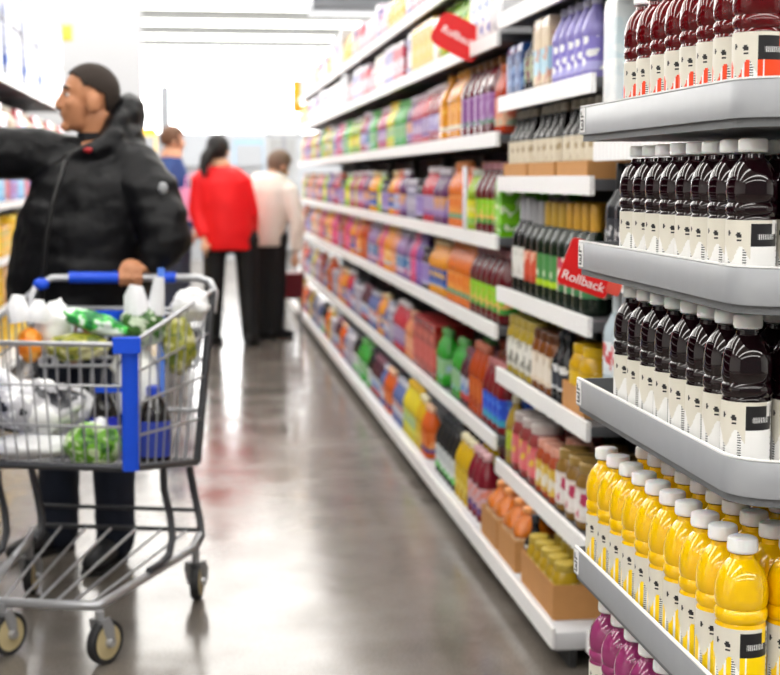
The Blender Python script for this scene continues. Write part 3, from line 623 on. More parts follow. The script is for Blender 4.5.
# the frame that carries the trays
t = thing('display_stand', 'dark stand carrying the grey drink trays', 'display stand', (TX+.5, TY1+.03, 0))
MB().box((-.14, 0, 0), (.5, .03, 2.0)).build('back_panel', back_m, t, smooth=False)
for x in (-.14, .47): MB().box((x, -.02, 0), (x+.03, .0, 2.0)).build('upright', upr_m, t, smooth=False)
MB().box((-.42, -.7, 0), (.5, .0, .08)).build('base', kick_m, t, bevel=.01)

# ------------------------------------------------------------------ red price signs
red_m = mat('sign_red', '#e01a1c', .4); sw_m = mat('sign_white', '#ffffff', .5)
def rollback(loc, w, h, rz, roll, label, tilt=0, up=-.3, e=12):
    t = thing('price_sign', label, 'sign', loc, 0, 'red price signs')
    t.rotation_euler = (tilt, roll, rz)
    MB().sections([(-.002, w/2, h/2, e), (.002, w/2, h/2, e)], 40, M=Matrix.Rotation(pi/2, 4, 'X')).build('card', red_m, t)
    cu = bpy.data.curves.new('lettering', 'FONT'); cu.body = 'Rollback'; cu.size = w*(.25 if e > 9 else .2); cu.align_x = 'CENTER'; cu.align_y = 'CENTER'; cu.extrude = .0006; cu.materials.append(sw_m)
    tmp = bpy.data.objects.new('lettering', cu); COL.objects.link(tmp); me = bpy.data.meshes.new_from_object(tmp.evaluated_get(bpy.context.evaluated_depsgraph_get())); bpy.data.objects.remove(tmp); o = link('lettering', me, t); o.location = (-w*.02, -.0032, h*up); o.rotation_euler = (pi/2, 0, 0)
    return t
p = at(589, 268, Y=3.35)
s1 = rollback(p, .125, .115, -R(8), R(20), 'red sale sign hanging beside the wine bottles')
p = at(614, 288, Y=3.3)
bpy.context.view_layer.update()
s2 = MB().sections([(-.0015, .017, .017, 5), (.0015, .017, .017, 5)], 24, M=Matrix.Rotation(pi/2, 4, 'X')).build('price_tag', mat('sign_coral', '#e85a4c', .4), s1); s2['label'] = 'small coral tag on the sale sign'
s2.location = s1.matrix_world.inverted() @ p
MB().tube([(.03, .002, .03), (.06, .03, .035), (.13, .1, .05)], .003, 8).build('clip_arm', mat('clip_clear', '#c9cdd2', .3), s1)
p = at(459, 37, X=1.0)
rollback(p, .2, .135, -R(20), R(28), 'red sale sign jutting from a high shelf edge', up=.0, e=5)
# divider card in the first juice bay
p = at(464, 170, X=1.02)
tag(MB().box((-.004, -.03, 0), (.004, .03, .24)).build('shelf_divider', mat('divider_white', '#e4e2ea', .4), bevel=.002), 'upright white divider strip among the juice bottles', 'divider').location = (1.025, p.y, ZM[3]+.011)
# ------------------------------------------------------------------ people
U = lambda x, y, Y: at(x, y, Y=Y)
skin_m = mat('skin', '#c0845f', .5); skin2_m = mat('skin_pale', '#d9a583', .5)
hair_m = mat('hair_black', '#17120f', .55, bump=.4, bscale=180)
def limb(mb, pts, rad, seg=16):
    mb.tube(pts, rad, seg)
    for p, r in ((pts[0], rad[0]), (pts[-1], rad[-1])):
        r = max(r) if isinstance(r, tuple) else r; mb.ell(p, (r*.98,)*3)
def frame(c, fwd, up=(0, 0, 1), s=1):
    f = Vector(fwd).normalized(); l = Vector(up).cross(f).normalized(); u = f.cross(l)
    return Matrix(((f.x, l.x, u.x, 0), (f.y, l.y, u.y, 0), (f.z, l.z, u.z, 0), (0, 0, 0, 1))), Vector(c), s
def head_shapes(mb, fr, detail=True):
    M, c, s = fr; P = lambda f, l, u: c + M @ Vector((f, l, u))*s
    E_ = lambda f, l, u, a, b, h: mb.ell(P(f, l, u), (a*s, b*s, h*s), M)
    E_(-.006, 0, .03, .095, .075, .094); E_(.034, 0, -.03, .058, .06, .085); E_(.028, 0, -.072, .056, .05, .045); E_(.07, 0, -.1, .022, .024, .02)
    for l in (1, -1):
        E_(.055, .034*l, -.022, .03, .028, .03); E_(-.008, .083*l, -.012, .025, .013, .037)
    mb.tube([P(.085, 0, .022), P(.1, 0, -.012), P(.106, 0, -.03)], [.009*s, .012*s, .015*s], 10); E_(.1, 0, -.033, .017, .017, .011)
    E_(.078, 0, .03, .016, .046, .013); E_(.084, 0, -.056, .012, .024, .0075); E_(.082, 0, -.069, .011, .021, .0075)
def interp(x, t):
    if x <= t[0][0]: return t[0][1]
    for (x0, y0), (x1, y1) in zip(t, t[1:]):
        if x <= x1: return y0+(y1-y0)*(x-x0)/(x1-x0)
    return t[-1][1]
def hair_shell(fr, keep, name, m, parent, grow=1.05, thick=.005):
    M, c, s = fr; mb = MB(); mb.ell((0, 0, 0), (.097*grow, .077*grow, .096*grow), None, seg=90, rings=60)
    me = mb.mesh(name, m); bm = bmesh.new(); bm.from_mesh(me)
    bmesh.ops.delete(bm, geom=[f for f in bm.faces if not keep(f.calc_center_median() + Vector((-.006, 0, .03)))], context='FACES')
    bm.normal_update()
    bmesh.ops.solidify(bm, geom=bm.faces[:], thickness=-thick)
    for v in bm.verts: v.co = c + M @ ((v.co + Vector((-.006, 0, .03)))*s)
    bm.to_mesh(me); bm.free(); me.polygons.foreach_set('use_smooth', [True]*len(me.polygons))
    return link(name, me, parent)
def face_bits(fr, parent):
    M, c, s = fr; P = lambda f, l, u: c + M @ Vector((f, l, u))*s
    for l in (1, -1):
        e = MB(); e.ell(P(.0775, .03*l, .008), (.0095*s, .011*s, .006*s), M); o = e.build('eye', mat('eye_white', '#e6e0da', .2), parent)
        MB().ell(P(.0842, .031*l, .0085), (.0042*s, .0062*s, .0055*s), M).build('iris', mat('iris_brown', '#2a1a12', .2), o)
        MB().tube([P(.09, .012*l, .03), P(.09, .03*l, .037), P(.076, .05*l, .03)], [.004*s, .005*s, .003*s], 8).build('eyebrow', hair_m, parent)
    MB().tube([P(.0935, .02, -.0625), P(.0965, 0, -.062), P(.0935, -.02, -.0625)], [.0016*s, .0026*s, .0016*s], 8).build('mouth', mat('mouth_line', '#7a4438', .5), parent)
def hand_on_bar(mb, wrist, knuck, bar, axis, s=1):
    """palm from wrist to knuckles, four fingers folded over a bar that runs along axis, thumb below"""
    w, k, b, a = Vector(wrist), Vector(knuck), Vector(bar), Vector(axis).normalized()
    limb(mb, [w, w.lerp(k, .5), k], [(.03*s, .024*s), (.04*s, .02*s), (.042*s, .017*s)], 14)
    for i, (o, ln) in enumerate(((-.032, .9), (-.011, 1.05), (.011, 1), (.031, .82))):
        q = k + a*o*s; d = Vector((0, -1, 0))
        limb(mb, [q, q + Vector((0, -.026*ln, .004))*s, q + Vector((0, -.04*ln, -.022))*s, q + Vector((0, -.026*ln, -.044))*s], [.0105*s, .0098*s, .009*s, .0075*s], 10)
    t = w.lerp(k, .45) - a*.034*s
    limb(mb, [t, t + a*-.012*s + Vector((0, -.01, -.022))*s, t + Vector((0, -.03, -.036))*s], [.012*s, .0105*s, .009*s], 10)
def open_hand(mb, w, d, up, s=1):
    """relaxed reaching hand along d"""
    d = Vector(d).normalized(); u = Vector(up).normalized(); a = d.cross(u).normalized()
    w = Vector(w); k = w + d*.095*s
    limb(mb, [w, w + d*.05*s, k], [(.026*s, .022*s), (.038*s, .017*s), (.04*s, .014*s)], 14)
    for o, ln in ((-.031, .066), (-.011, .078), (.011, .074), (.03, .058)):
        q = k + a*o*s
        limb(mb, [q, q + d*ln*.5*s - u*.004*s, q + d*ln*s - u*.018*s], [.0098*s, .009*s, .0074*s], 10)
    t = w + d*.035*s - a*.034*s
    limb(mb, [t, t + d*.03*s - a*.026*s, t + d*.058*s - a*.034*s], [.0125*s, .0105*s, .0085*s], 10)
# --- the man with the cart
man = thing('person', 'person in black hooded jacket reaching to a shelf, one hand on the cart', 'person', U(88, 560, 5.13).xy.to_3d())
man.location.z = 0; MO = Vector(man.location)
class Rel:            # builds world-space shapes and stores them relative to the figure's base
    def __init__(s, o): s.o = Vector(o)
    def fix(s, ob):
        ob.data.transform(Matrix.Translation(-s.o)); return ob
rm = Rel(MO)
fr = frame(U(89, 100, 5.12), (-1, -.16, .1), s=.97)
hM, hc, hs = fr; HP = lambda f, l, u: hc + hM @ Vector((f, l, u))*hs
b = MB(); head_shapes(b, fr)
neck0 = HP(-.03, 0, -.06); neck1 = U(97, 158, 5.14)
limb(b, [neck0, neck0.lerp(neck1, .5), neck1], [(.058, .058), (.057, .057), (.07, .07)])
sh = U(143, 168, 5.0); el = U(166, 228, 4.92); wr = U(150, 263, 4.885)
bar_y = 4.87
shr = U(58, 160, 5.2); elr = U(-12, 152, 5.12); wrr = U(-84, 122, 5.15)
limb(b, [U(97, 165, 5.12), U(92, 220, 5.12), U(84, 300, 5.12), U(84, 330, 5.12)], [.1, .13, .14, .13])
limb(b, [sh, el, wr], [.055, .048, .034]); limb(b, [neck1, sh], [.06, .05]); limb(b, [neck1, shr], [.06, .05]); limb(b, [shr, elr, wrr], [.055, .046, .03])
hand_on_bar(b, U(150, 265, 4.885), U(131, 271, 4.87), U(131, 279, 4.85), (1, 0, 0), 1.0)
open_hand(b, wrr, (-1, .05, .25), (0, -.2, 1))
lg = [[U(103, 325, 5.1), U(113, 430, 5.06), U(116, 540, 5.07)], [U(65, 325, 5.18), U(58, 430, 5.2), U(60, 532, 5.25)]]
for q in lg: limb(b, q, [.08, .058, .042])
body = rm.fix(remesh(b, 'body', .0055, skin_m, man, 3))
for f_ in (lambda: face_bits(fr, man),): f_()
for o in man.children_recursive:
    if o is not body: rm.fix(o)
rm.fix(hair_shell(fr, lambda p: p.z > interp(p.x, ((-.1, -.05), (-.062, -.045), (-.045, .02), (.0, .042), (.026, .046), (.04, .066), (.06, .08), (.1, .092))), 'hair', mat('hair_cropped', '#2c211a', .8, bump=.5, bscale=240), man, 1.0, .005))
jk = mat('jacket_black', '#050509', .48, ior=1.33, bump=.5, bscale=14)
b = MB()
rings = []
for (py, cx, hw, dp) in ((318, 80, 60, .2), (306, 80, 70, .225), (285, 80, 73, .235), (250, 84, 72, .232), (215, 90, 70, .222), (185, 97, 64, .2), (165, 99, 54, .17), (155, 100, 36, .12), (149, 101, 24, .08)):
    c = U(cx, py, 5.12); hw_ = hw*5.12/FPX; a_ = R(-20)
    rings.append([c + Vector((cos(a_)*hw_*cos(t) - sin(a_)*dp*sin(t), sin(a_)*hw_*cos(t)+cos(a_)*dp*sin(t), 0)) for t in [2*pi*k/28 for k in range(28)]])
b.loft(rings)
limb(b, [U(136, 172, 5.03), U(152, 196, 4.97), U(163, 224, 4.93), U(165, 236, 4.91)], [.098, .096, .09, .088], 18)
limb(b, [U(165, 236, 4.91), U(160, 250, 4.9), U(152, 261, 4.888)], [.088, .074, .052], 18)
limb(b, [U(70, 166, 5.17), U(35, 154, 5.17), elr], [.1, .094, .088], 18); limb(b, [elr, elr.lerp(wrr, .45), elr.lerp(wrr, .86)], [.088, .076, .05], 18)
limb(b, [U(99, 160, 5.12), U(136, 170, 5.03)], [.09, .098]); limb(b, [U(99, 160, 5.13), U(70, 164, 5.17)], [.09, .098])
# hood lying on the nape and the stand-up collar
b.ell(U(125, 121, 5.18), (.07, .125, .098), Matrix.Rotation(R(25), 4, 'Y')); b.ell(U(120, 140, 5.14), (.09, .13, .065)); b.ell(U(131, 115, 5.2), (.045, .09, .062))
b.tube([U(73, 160, 5.0), U(93, 152, 4.97), U(112, 141, 5.02), U(124, 133, 5.14), U(112, 136, 5.25), U(84, 148, 5.22), U(70, 158, 5.1)], [.026, .036, .05, .056, .05, .036, .026], 12, closed=True)
b.ell(U(117, 124, 5.12), (.05, .11, .075), Matrix.Rotation(R(30), 4, 'Y'))
jacket = remesh(b, 'jacket', .011, jk, man, 5)
for v in jacket.data.vertices:
    n = v.normal; p = v.co
    v.co = p + n*(.011*noise.noise(p*8) + .009*noise.noise(Vector((p.x*6, p.y*6, p.z*24))) + .004*noise.noise(p*30))
rm.fix(jacket)
z0 = [U(66, 162, 4.93), U(60, 178, 4.88), U(52, 205, 4.86), U(46, 240, 4.85), U(42, 285, 4.85), U(42, 308, 4.87)]
rm.fix(MB().tube(z0, .009, 8).build('front_zip', mat('zip_dark', '#0a0a0c', .35), man))
rm.fix(MB().ell(U(163, 188, 4.85), (.016, .012, .02)).build('arm_patch', mat('patch_grey', '#9a9ca0', .5), man))['label'] = 'grey round patch on the sleeve'
rm.fix(MB().ell(U(88, 150, 4.935), (.014, .01, .009)).build('collar_tag', mat('tag_red', '#b01820', .5), man))['label'] = 'small red tag at the collar'
rm.fix(MB().sections([(0, .05, .05, 2), (.05, .056, .056, 2)], 18, M=Matrix.Translation(HP(-.03, 0, -.165))).build('shirt_collar', mat('shirt_dark', '#1c1d22', .7), man))
jean = mat('jeans_navy', '#131b2c', .75, nz=.25, nscale=14, bump=.3, bscale=30)
b = MB()
for q in lg: limb(b, [q[0], q[1], q[2]+Vector((0, 0, .0))], [.098, .076, .07], 18)
limb(b, [U(68, 318, 5.16), U(102, 318, 5.1)], [.11, .11])
tr = remesh(b, 'trousers', .011, jean, man, 4)
for v in tr.data.vertices: v.co += v.normal*.006*noise.noise(Vector((v.co.x*8, v.co.y*8, v.co.z*18)))
rm.fix(tr)
def shoe(c, d, parent, fix, m, s=1):
    d = Vector((d[0], d[1], 0)).normalized(); a = Matrix(((d.x, -d.y, 0, c.x), (d.y, d.x, 0, c.y), (0, 0, 1, 0), (0, 0, 0, 1))); mb = MB()
    rr = []
    for (x, w, h) in ((-.09, .028, .06), (-.075, .036, .085), (-.03, .04, .1), (.03, .042, .085), (.09, .047, .062), (.14, .045, .05), (.175, .03, .036), (.185, .015, .025)):
        rr.append([a @ Vector((x*s, w*s*cos(t), max(.012, h*.5*s+.012+h*.5*s*sin(t)))) for t in [2*pi*k/16 for k in range(16)]])
    mb.loft(rr); o = fix(mb.build('shoe', m, parent))
    so = MB(); so.loft([[a @ Vector((x*s, w*s, z)) for x, w in ((-.092, 0), (-.08, .036), (.02, .044), (.1, .05), (.16, .04), (.19, 0), (.16, -.04), (.1, -.05), (.02, -.044), (-.08, -.036))] for z in (0, .016)])
    fix(so.build('sole', mat('sole_dark', '#1d1c1c', .7), o)); return o
shm = mat('shoe_dark', '#16161a', .5)
shoe(lg[0][2]+Vector((-.02, -.03, 0)), (-.35, -1), man, rm.fix, shm); shoe(lg[1][2]+Vector((-.03, -.02, 0)), (-.75, -.7), man, rm.fix, shm)

# --- people further down the aisle
def walker(label, Y, head, facing, coat, coat_rings, arms, legs, hairm, hair_keep, coat_m, leg_m, extra=None, hscale=1.0, tilt=(0, 0, 1)):
    base = U(legs[0][-1][0], legs[0][-1][1], Y); t = thing('person', label, 'person', (base.x, base.y, 0)); r = Rel((base.x, base.y, 0))
    fr = frame(U(head[0], head[1], Y), facing, tilt, hscale); b = MB(); head_shapes(b, fr)
    M, c, s = fr; nk = U(*coat[0], Y)
    limb(b, [c + M @ Vector((-.02, 0, -.06))*s, nk], [.052, .06])
    mid = U(*coat[1], Y); limb(b, [nk, nk.lerp(mid, .5), mid], [.09, .11, .12])
    lp = [[U(x, y, Y+dy) for x, y, dy in q] for q in legs]
    for q in lp: limb(b, [mid] + q, [.1] + [.062]*(len(q)-1) + [.045])
    ap = [[U(x, y, Y+dy) for x, y, dy in q] for q in arms]
    for q in ap:
        limb(b, q, [.05]*(len(q)-1) + [.03]); d = (q[-1]-q[-2]).normalized(); open_hand(b, q[-1], d, Vector((1, 0, .1)))
    r.fix(remesh(b, 'body', .009, skin2_m, t, 3))
    face_bits(fr, t)
    for o in t.children_recursive:
        if o.name.split('.')[0] in ('eye', 'iris', 'eyebrow', 'mouth'): r.fix(o)
    r.fix(hair_shell(fr, hair_keep, 'hair', hairm, t, 1.09, .012))
    b = MB(); rings = []
    for (py, cx, hw, dp) in coat_rings:
        cc = U(cx, py, Y); w_ = hw*Y/FPX
        rings.append([cc + Vector((w_*cos(k*pi/12), dp*sin(k*pi/12), 0)) for k in range(24)])
    b.loft(rings)
    for q in ap: limb(b, [nk.lerp(q[0], .6)] + q[:-1] + [q[-2].lerp(q[-1], .9)], [.075, .075] + [.066]*(len(q)-2) + [.05])
    k = remesh(b, 'coat', .014, coat_m, t, 4)
    for v in k.data.vertices: v.co += v.normal*.007*noise.noise(v.co*7)
    r.fix(k)
    b = MB()
    for q in lp: limb(b, q, [.1] + [.082]*(len(q)-2) + [.066])
    limb(b, [lp[0][0], lp[1][0]], [.11, .11])
    r.fix(remesh(b, 'trousers', .013, leg_m, t, 4))
    for q in lp: shoe(q[-1], (facing[0], facing[1]), t, r.fix, shm)
    if extra: extra(t, r, fr, Y)
    return t
black_m = mat('trousers_black', '#0d0d0f', .7)
def tail(t, r, fr, Y):
    r.fix(MB().tube([U(212, 150, Y-.06), U(206, 158, Y-.1), U(203, 168, Y-.12), U(205, 176, Y-.14)], [.05, .05, .035, .012], 12).build('ponytail', hair_m, t))
walker('person in bright red coat and black trousers walking away, dark ponytail', 11.65, (218, 151), (.35, 1, 0), [(219, 166), (228, 215)],
       [(250, 228, 26, .17), (245, 228, 26, .17), (225, 227, 26, .175), (200, 223, 26.5, .17), (182, 221, 25, .16), (172, 220, 19, .13), (165, 219, 10, .08), (161, 219, 7.5, .065)],
       [[(200, 180, -.02), (197, 212, -.03), (203, 236, -.1)], [(243, 182, 0), (251, 213, 0), (252, 238, .1)]],
       [[(215, 240, 0), (214, 292, 0), (213, 336, .0)], [(246, 240, 0), (248, 292, 0), (250, 338, -.05)]],
       hair_m, lambda p: p.x < .045 and p.z > -.06 or p.z > .06, mat('coat_red', '#ef0710', .6), black_m, tail, .95)
walker('person in cream jacket and black trousers bending towards the shelves', 12.1, (279, 166), (1, .6, -.5), [(275, 182), (269, 210)],
       [(246, 268, 15, .14), (236, 267, 17, .16), (222, 267, 20.5, .175), (205, 269, 24, .19), (190, 270, 24, .19), (179, 269, 20, .16), (172, 268, 13, .11)],
       [[(289, 190, -.1), (298, 222, -.12), (296, 250, -.1)], [(252, 192, .1), (250, 222, .2), (256, 240, .3)]],
       [[(263, 238, 0), (262, 292, .02), (263, 332, 0)], [(276, 238, 0), (276, 292, .02), (275, 331, .02)]],
       mat('hair_brown', '#6d5848', .6, bump=.4, bscale=180), lambda p: p.x < .04 and p.z > -.05 or p.z > .065, mat('coat_cream', '#efe9de', .8), black_m, None, .95)
walker('person in navy top with brown hair, half hidden behind the black jacket', 12.4, (173, 141), (1, .25, 0), [(171, 156), (174, 205)],
       [(242, 174, 18, .14), (225, 174, 17, .14), (200, 174, 16.5, .14), (180, 173, 16, .13), (166, 172, 13, .11), (157, 171, 11, .09), (152, 171, 6.2, .06)],
       [[(167, 172, -.1), (166, 204, -.16), (176, 228, -.14)], [(178, 172, .1), (184, 204, .14), (190, 226, .1)]],
       [[(168, 240, 0), (168, 290, 0), (167, 328, 0)], [(180, 240, 0), (181, 290, .02), (181, 330, .05)]],
       mat('hair_chestnut', '#6a4a34', .6, bump=.4, bscale=180), lambda p: p.x < .035 and p.z > -.03 or p.z > .06, mat('top_navy', '#2b4680', .7), mat('trousers_slate', '#3a4254', .7), None, .92)
def tote():
    Y = 12.2; c = U(193, 205, Y); t = thing('tote_bag', 'pink tote bag between the navy and red shoppers', 'bag', (c.x, c.y, c.z-.13))
    m = mat('tote_pink', '#f2a6cf', .6); MB().sections([(0, .09, .05, 4), (.12, .1, .07, 3.5), (.27, .11, .04, 4)], 28).build('bag_body', m, t)
    MB().tube([(-.06, 0, .26), (-.05, 0, .36), (0, 0, .4), (.05, 0, .36), (.06, 0, .26)], .008, 8).build('strap', m, t)
tote()
# ------------------------------------------------------------------ the shopping cart
cart = thing('shopping_cart', 'large grey wire shopping cart with blue handle and groceries, pushed by the man', 'shopping cart', (U(103, 660, 3.98).x, 4.0, 0))
rc = Rel((cart.location.x, cart.location.y, 0))
wire = mat('cart_grey', '#a6a7ab', .35, .5); dark = mat('cart_dark', '#4a4b4f', .4, .5); blue = mat('cart_blue', '#1650dc', .4); chrome = mat('cart_rail', '#b4b5b9', .3, .6)
A = Vector((-.966, .258, 0))                      # across the cart, towards its other side
TFR, BFR = U(130, 345, 3.95), U(131, 468, 3.99); TRR, BRR = U(212, 291, 4.74), U(197, 462, 4.6)
TFL, BFL = TFR + A*.46, BFR + A*.42; TRL, BRL = TRR + A*.6, BRR + A*.54
def cp(name, mb, m, parent=None): return rc.fix(mb.build(name, m, parent or cart, ang=60))
def panel(a0, a1, b0, b1, nv, nh, r=.0028, rh=.004):
    """wire panel: a0-a1 lower edge, b0-b1 upper edge"""
    mb = MB()
    for i in range(nv+1): t = i/nv; mb.tube([a0.lerp(a1, t), b0.lerp(b1, t)], r, 6)
    for k in range(nh+1): t = k/nh; mb.tube([a0.lerp(b0, t), a1.lerp(b1, t)], rh, 6)
    return mb
cp('front_wire_grille', panel(BFL, BFR, TFL, TFR, 13, 3), wire)
cp('side_wire_grille', panel(BFR, BRR, TFR, TRR, 9, 4), wire); cp('side_wire_grille', panel(BFL, BRL, TFL, TRL, 9, 4), wire)
cp('rear_wire_grille', panel(BRL, BRR, TRL + Vector((0, 0, -.06)), TRR + Vector((0, 0, -.06)), 15, 3, .0045, .007), wire)
cp('floor_wire_grille', panel(BFL, BFR, BRL, BRR, 12, 8), wire)
cp('basket_rim', MB().tube([TRL, TFL, TFR, TRR], .0075, 8), chrome)
cp('basket_base_rail', MB().tube([BRL, BFL, BFR, BRR], .011, 8).tube([BRR, BRL], .013, 8), dark)
cp('rear_post', MB().tube([TRR, BRR], .014, 10), dark); cp('rear_post', MB().tube([TRL, BRL], .014, 10), dark)
hl = MB().tube([U(30, 325, 4.74), U(30, 300, 4.78), U(36, 286, 4.83), U(52, 278, 4.86), U(125, 277.5, 4.86), U(198, 278, 4.83), U(210, 282, 4.8), U(215, 292, 4.77), U(213, 312, 4.74)], .0125, 10)
hd = cp('handle', hl, chrome)
cp('grip', MB().tube([U(69, 277.5, 4.86), U(138, 277.5, 4.855)], .019, 14), blue, hd); cp('handle_clip', MB().tube([U(163, 277.5, 4.845), U(176, 277.5, 4.84)], .018, 14), blue, hd)
cp('handle_clip', MB().ell(U(41, 284, 4.82), (.026, .02, .02)), blue, hd)
# corner bumper
def slab(p, q, w, d, name, m, parent=None):
    p, q = Vector(p), Vector(q); mb = MB(); rr = []
    for c in (p, q): rr.append([c + Vector((x*w, y*d, 0)) for x, y in ((-1, -.6), (-.6, -1), (.6, -1), (1, -.6), (1, .6), (.6, 1), (-.6, 1), (-1, .6))])
    mb.loft(rr); return cp(name, mb, m, parent)
bp_ = slab(BFR + Vector((.0, -.012, -.005)), TFR + Vector((0, -.012, .0)), .0225, .014, 'corner_bumper', blue)
slab(TFR + Vector((-.008, -.014, -.02)), TFR + Vector((-.008, -.014, .022)), .037, .02, 'bumper_cap', blue, bp_)
bp_ = slab(BFL + Vector((.0, -.012, -.005)), TFL + Vector((0, -.012, .0)), .0225, .014, 'corner_bumper', blue)
slab(TFL + Vector((.008, -.014, -.02)), TFL + Vector((.008, -.014, .022)), .037, .02, 'bumper_cap', blue, bp_)
slab(U(161, 396, 4.44), U(161, 268, 4.6), .011, .006, 'seat_strap', mat('strap_blue', '#3a6cc8', .45))
# child seat: folding panel with a blue flap
q0, q1 = U(40, 366, 4.62), U(196, 366, 4.6); r0, r1 = U(36, 314, 4.7), U(205, 314, 4.68)
cs = cp('child_seat', panel(q0, q1, r0, r1, 12, 1, .006, .007), wire)
fl = MB().sections([(0, .07, .012, 6), (.035, .075, .014, 6)], 28, M=Matrix.Translation(U(108, 322, 4.55))); cp('seat_flap', fl, blue, cs)
fl = MB().sections([(0, .05, .01, 6), (.02, .05, .012, 6)], 28, M=Matrix.Translation(U(112, 392, 4.3))); cp('hinge_block', fl, blue, cs)
# lower frame
FR = U(98, 606, 4.0); FL = FR + A*.36; RR = U(192, 549, 4.5); RL = RR + A*.54
cp('chassis_rail', MB().tube([U(200, 535, 4.56), RR, FR.lerp(RR, .06), FR, FR + A*.02, FL, FL.lerp(RL, .06), RL, U(200, 535, 4.56) + A*.55], .0135, 10), chrome)
for s_ in (0, 1):
    o = A*.53*s_
    cp('leg', MB().tube([U(163, 468, 4.42)+o, U(164, 490, 4.42)+o, U(170, 515, 4.42)+o, U(172.5, 538, 4.4)+o, U(169, 555, 4.36)+o, U(160, 564, 4.3)+o, U(149, 571, 4.24)+o], .0115, 10), dark)
    cp('leg', MB().tube([U(189, 466, 4.62)+o, U(194, 492, 4.62)+o, U(200, 520, 4.6)+o, U(201.5, 536, 4.56)+o, U(196, 546, 4.52)+o], .0125, 10), dark)
for y, Y, r in ((510, 4.62, .007), (530, 4.6, .0075)):
    a = U(197, y, Y); cp('cross_bar', MB().tube([a, a + A*.53], r, 8), dark)
mb = MB(); c0, c1 = FR + A*.03, FR + A*.33; d0 = U(186, 531, 4.6); d1 = d0 + A*.5
for k in range(7): t = k/6; mb.tube([c0.lerp(c1, t), d0.lerp(d1, t)], .0045, 6)
cp('lower_rack_grille', mb, wire)
tyre = mat('tyre_dark', '#2b2b2d', .6); hub = mat('wheel_cream', '#c9b98e', .5)
def caster(c, rad, ang, top):
    ax = Vector((cos(ang), sin(ang), 0)); f = Vector((-ax.y, ax.x, 0))
    M = Matrix(((f.x, ax.x, 0, c.x), (f.y, ax.y, 0, c.y), (0, 0, 1, c.z), (0, 0, 0, 1))) @ Matrix.Rotation(pi/2, 4, 'X')
    fk = MB()
    for sgn in (1, -1):
        o = ax*.022*sgn; fk.tube([c+o, c+o*.95+Vector((0, 0, rad*.7))-f*.01, c+o*.6+Vector((0, 0, rad*1.1))-f*.02], [(.004, .012), (.004, .018), (.006, .02)], 8)
    fk.tube([c+Vector((0, 0, rad*1.08))-f*.02, Vector((c.x-f.x*.02, c.y-f.y*.02, top))], .013, 10); fk.tube([c-ax*.026, c+ax*.026], .006, 8)
    t = cp('caster', fk, wire)
    cp('tyre', MB().lathe([(rad*.72, -.012), (rad*.97, -.014), (rad, -.008), (rad, .008), (rad*.97, .014), (rad*.72, .012)], 32, M=M), tyre, t)
    cp('wheel_hub', MB().lathe([(rad*.2, -.016), (rad*.6, -.013), (rad*.78, -.0135), (rad*.78, .0135), (rad*.6, .013), (rad*.2, .016)], 32, M=M), hub, t)
    cp('axle_cap', MB().lathe([(.012, -.03), (.015, -.02), (.015, .02), (.012, .03)], 14, M=M), chrome, t)
    return t
fw = U(105, 641, 3.97); fw.z = .063; caster(fw, .062, R(-38), FR.z)
f2 = U(8, 637, 4.08); f2.z = .063; caster(f2, .062, R(-38), FR.z)
rw = U(197, 575, 4.56); rw.z = .06; caster(rw, .059, R(-10), U(200, 545, 4.54).z)
r2 = rw + A*.55; caster(r2, .059, R(-10), U(200, 545, 4.54).z)
# --- groceries in the cart
def bag(name, px, py, Y, rx, ry, rz, m, label, cat, seed=0, amp=.2, extra=None, group=None, rot=0):
    c = U(px, py, Y); t = thing(name, label, cat, (c.x, c.y, c.z-rz), rot, group)
    mb = MB(); mb.ell((0, 0, rz), (rx, ry, rz), None, seg=40, rings=26); o = mb.build('bag_body' if cat == 'bag' else 'body', m, t)
    for v in o.data.vertices:
        n = Vector((v.co.x/rx, v.co.y/ry, (v.co.z-rz)/rz)).normalized(); k = n*1.7+Vector((seed*3.1, seed, 0))
        f = 1+amp*noise.noise(k)+amp*.6*noise.noise(k*2.6)+amp*.35*noise.noise(k*6)
        v.co = Vector((v.co.x*f, v.co.y*f, rz+(v.co.z-rz)*f))
    if extra:
        for nm, pts, rad, mm in extra: MB().tube(pts, rad, 10).build(nm, mm, t)
    return t
film = mat('bag_film', '#e6e6ea', .25, nz=.12, nscale=9, bump=.5, bscale=30); film2 = mat('bag_white', '#f4f4f6', .3, bump=.4, bscale=24)
def blot(name, a, b, c, sc, thr=(.42, .56), rough=.3):
    if name in MC: return MC[name]
    m = bpy.data.materials.new(name); m.use_nodes = True; MC[name] = m; n, l = m.node_tree.nodes, m.node_tree.links; p_ = n['Principled BSDF']; p_.inputs['Roughness'].default_value = rough
    t = n.new('ShaderNodeTexCoord'); x = n.new('ShaderNodeTexNoise'); x.inputs['Scale'].default_value = sc; x.inputs['Detail'].default_value = 2; l.new(t.outputs['Object'], x.inputs['Vector'])
    r = ramp(n, [(0, a), (thr[0], b), (thr[1], c)]); l.new(x.outputs['Fac'], r.inputs[0]); l.new(r.outputs[0], p_.inputs['Base Color'])
    bp = n.new('ShaderNodeBump'); bp.inputs['Strength'].default_value = .5; bp.inputs['Distance'].default_value = .01; l.new(x.outputs['Fac'], bp.inputs['Height']); l.new(bp.outputs[0], p_.inputs['Normal'])
    return m
leaf = blot('lettuce', '#2f6a14', '#6fae2a', '#d3e6b4', 26); leafd = blot('dark_greens', '#1d3d16', '#3f6a2c', '#c4d0b8', 24); leafy = blot('olive_veg', '#5a6a1c', '#9a9a34', '#d3cf9a', 22)
printm = blot('printed_film', '#2c2d33', '#bcbbc0', '#f2f2f2', 13, (.42, .52)); greenpack = blot('green_pack', '#10783a', '#3fbf4a', '#e6f4ea', 20, (.47, .56)); carrot = blot('carrot', '#e87a10', '#f29426', '#f6b04a', 20)
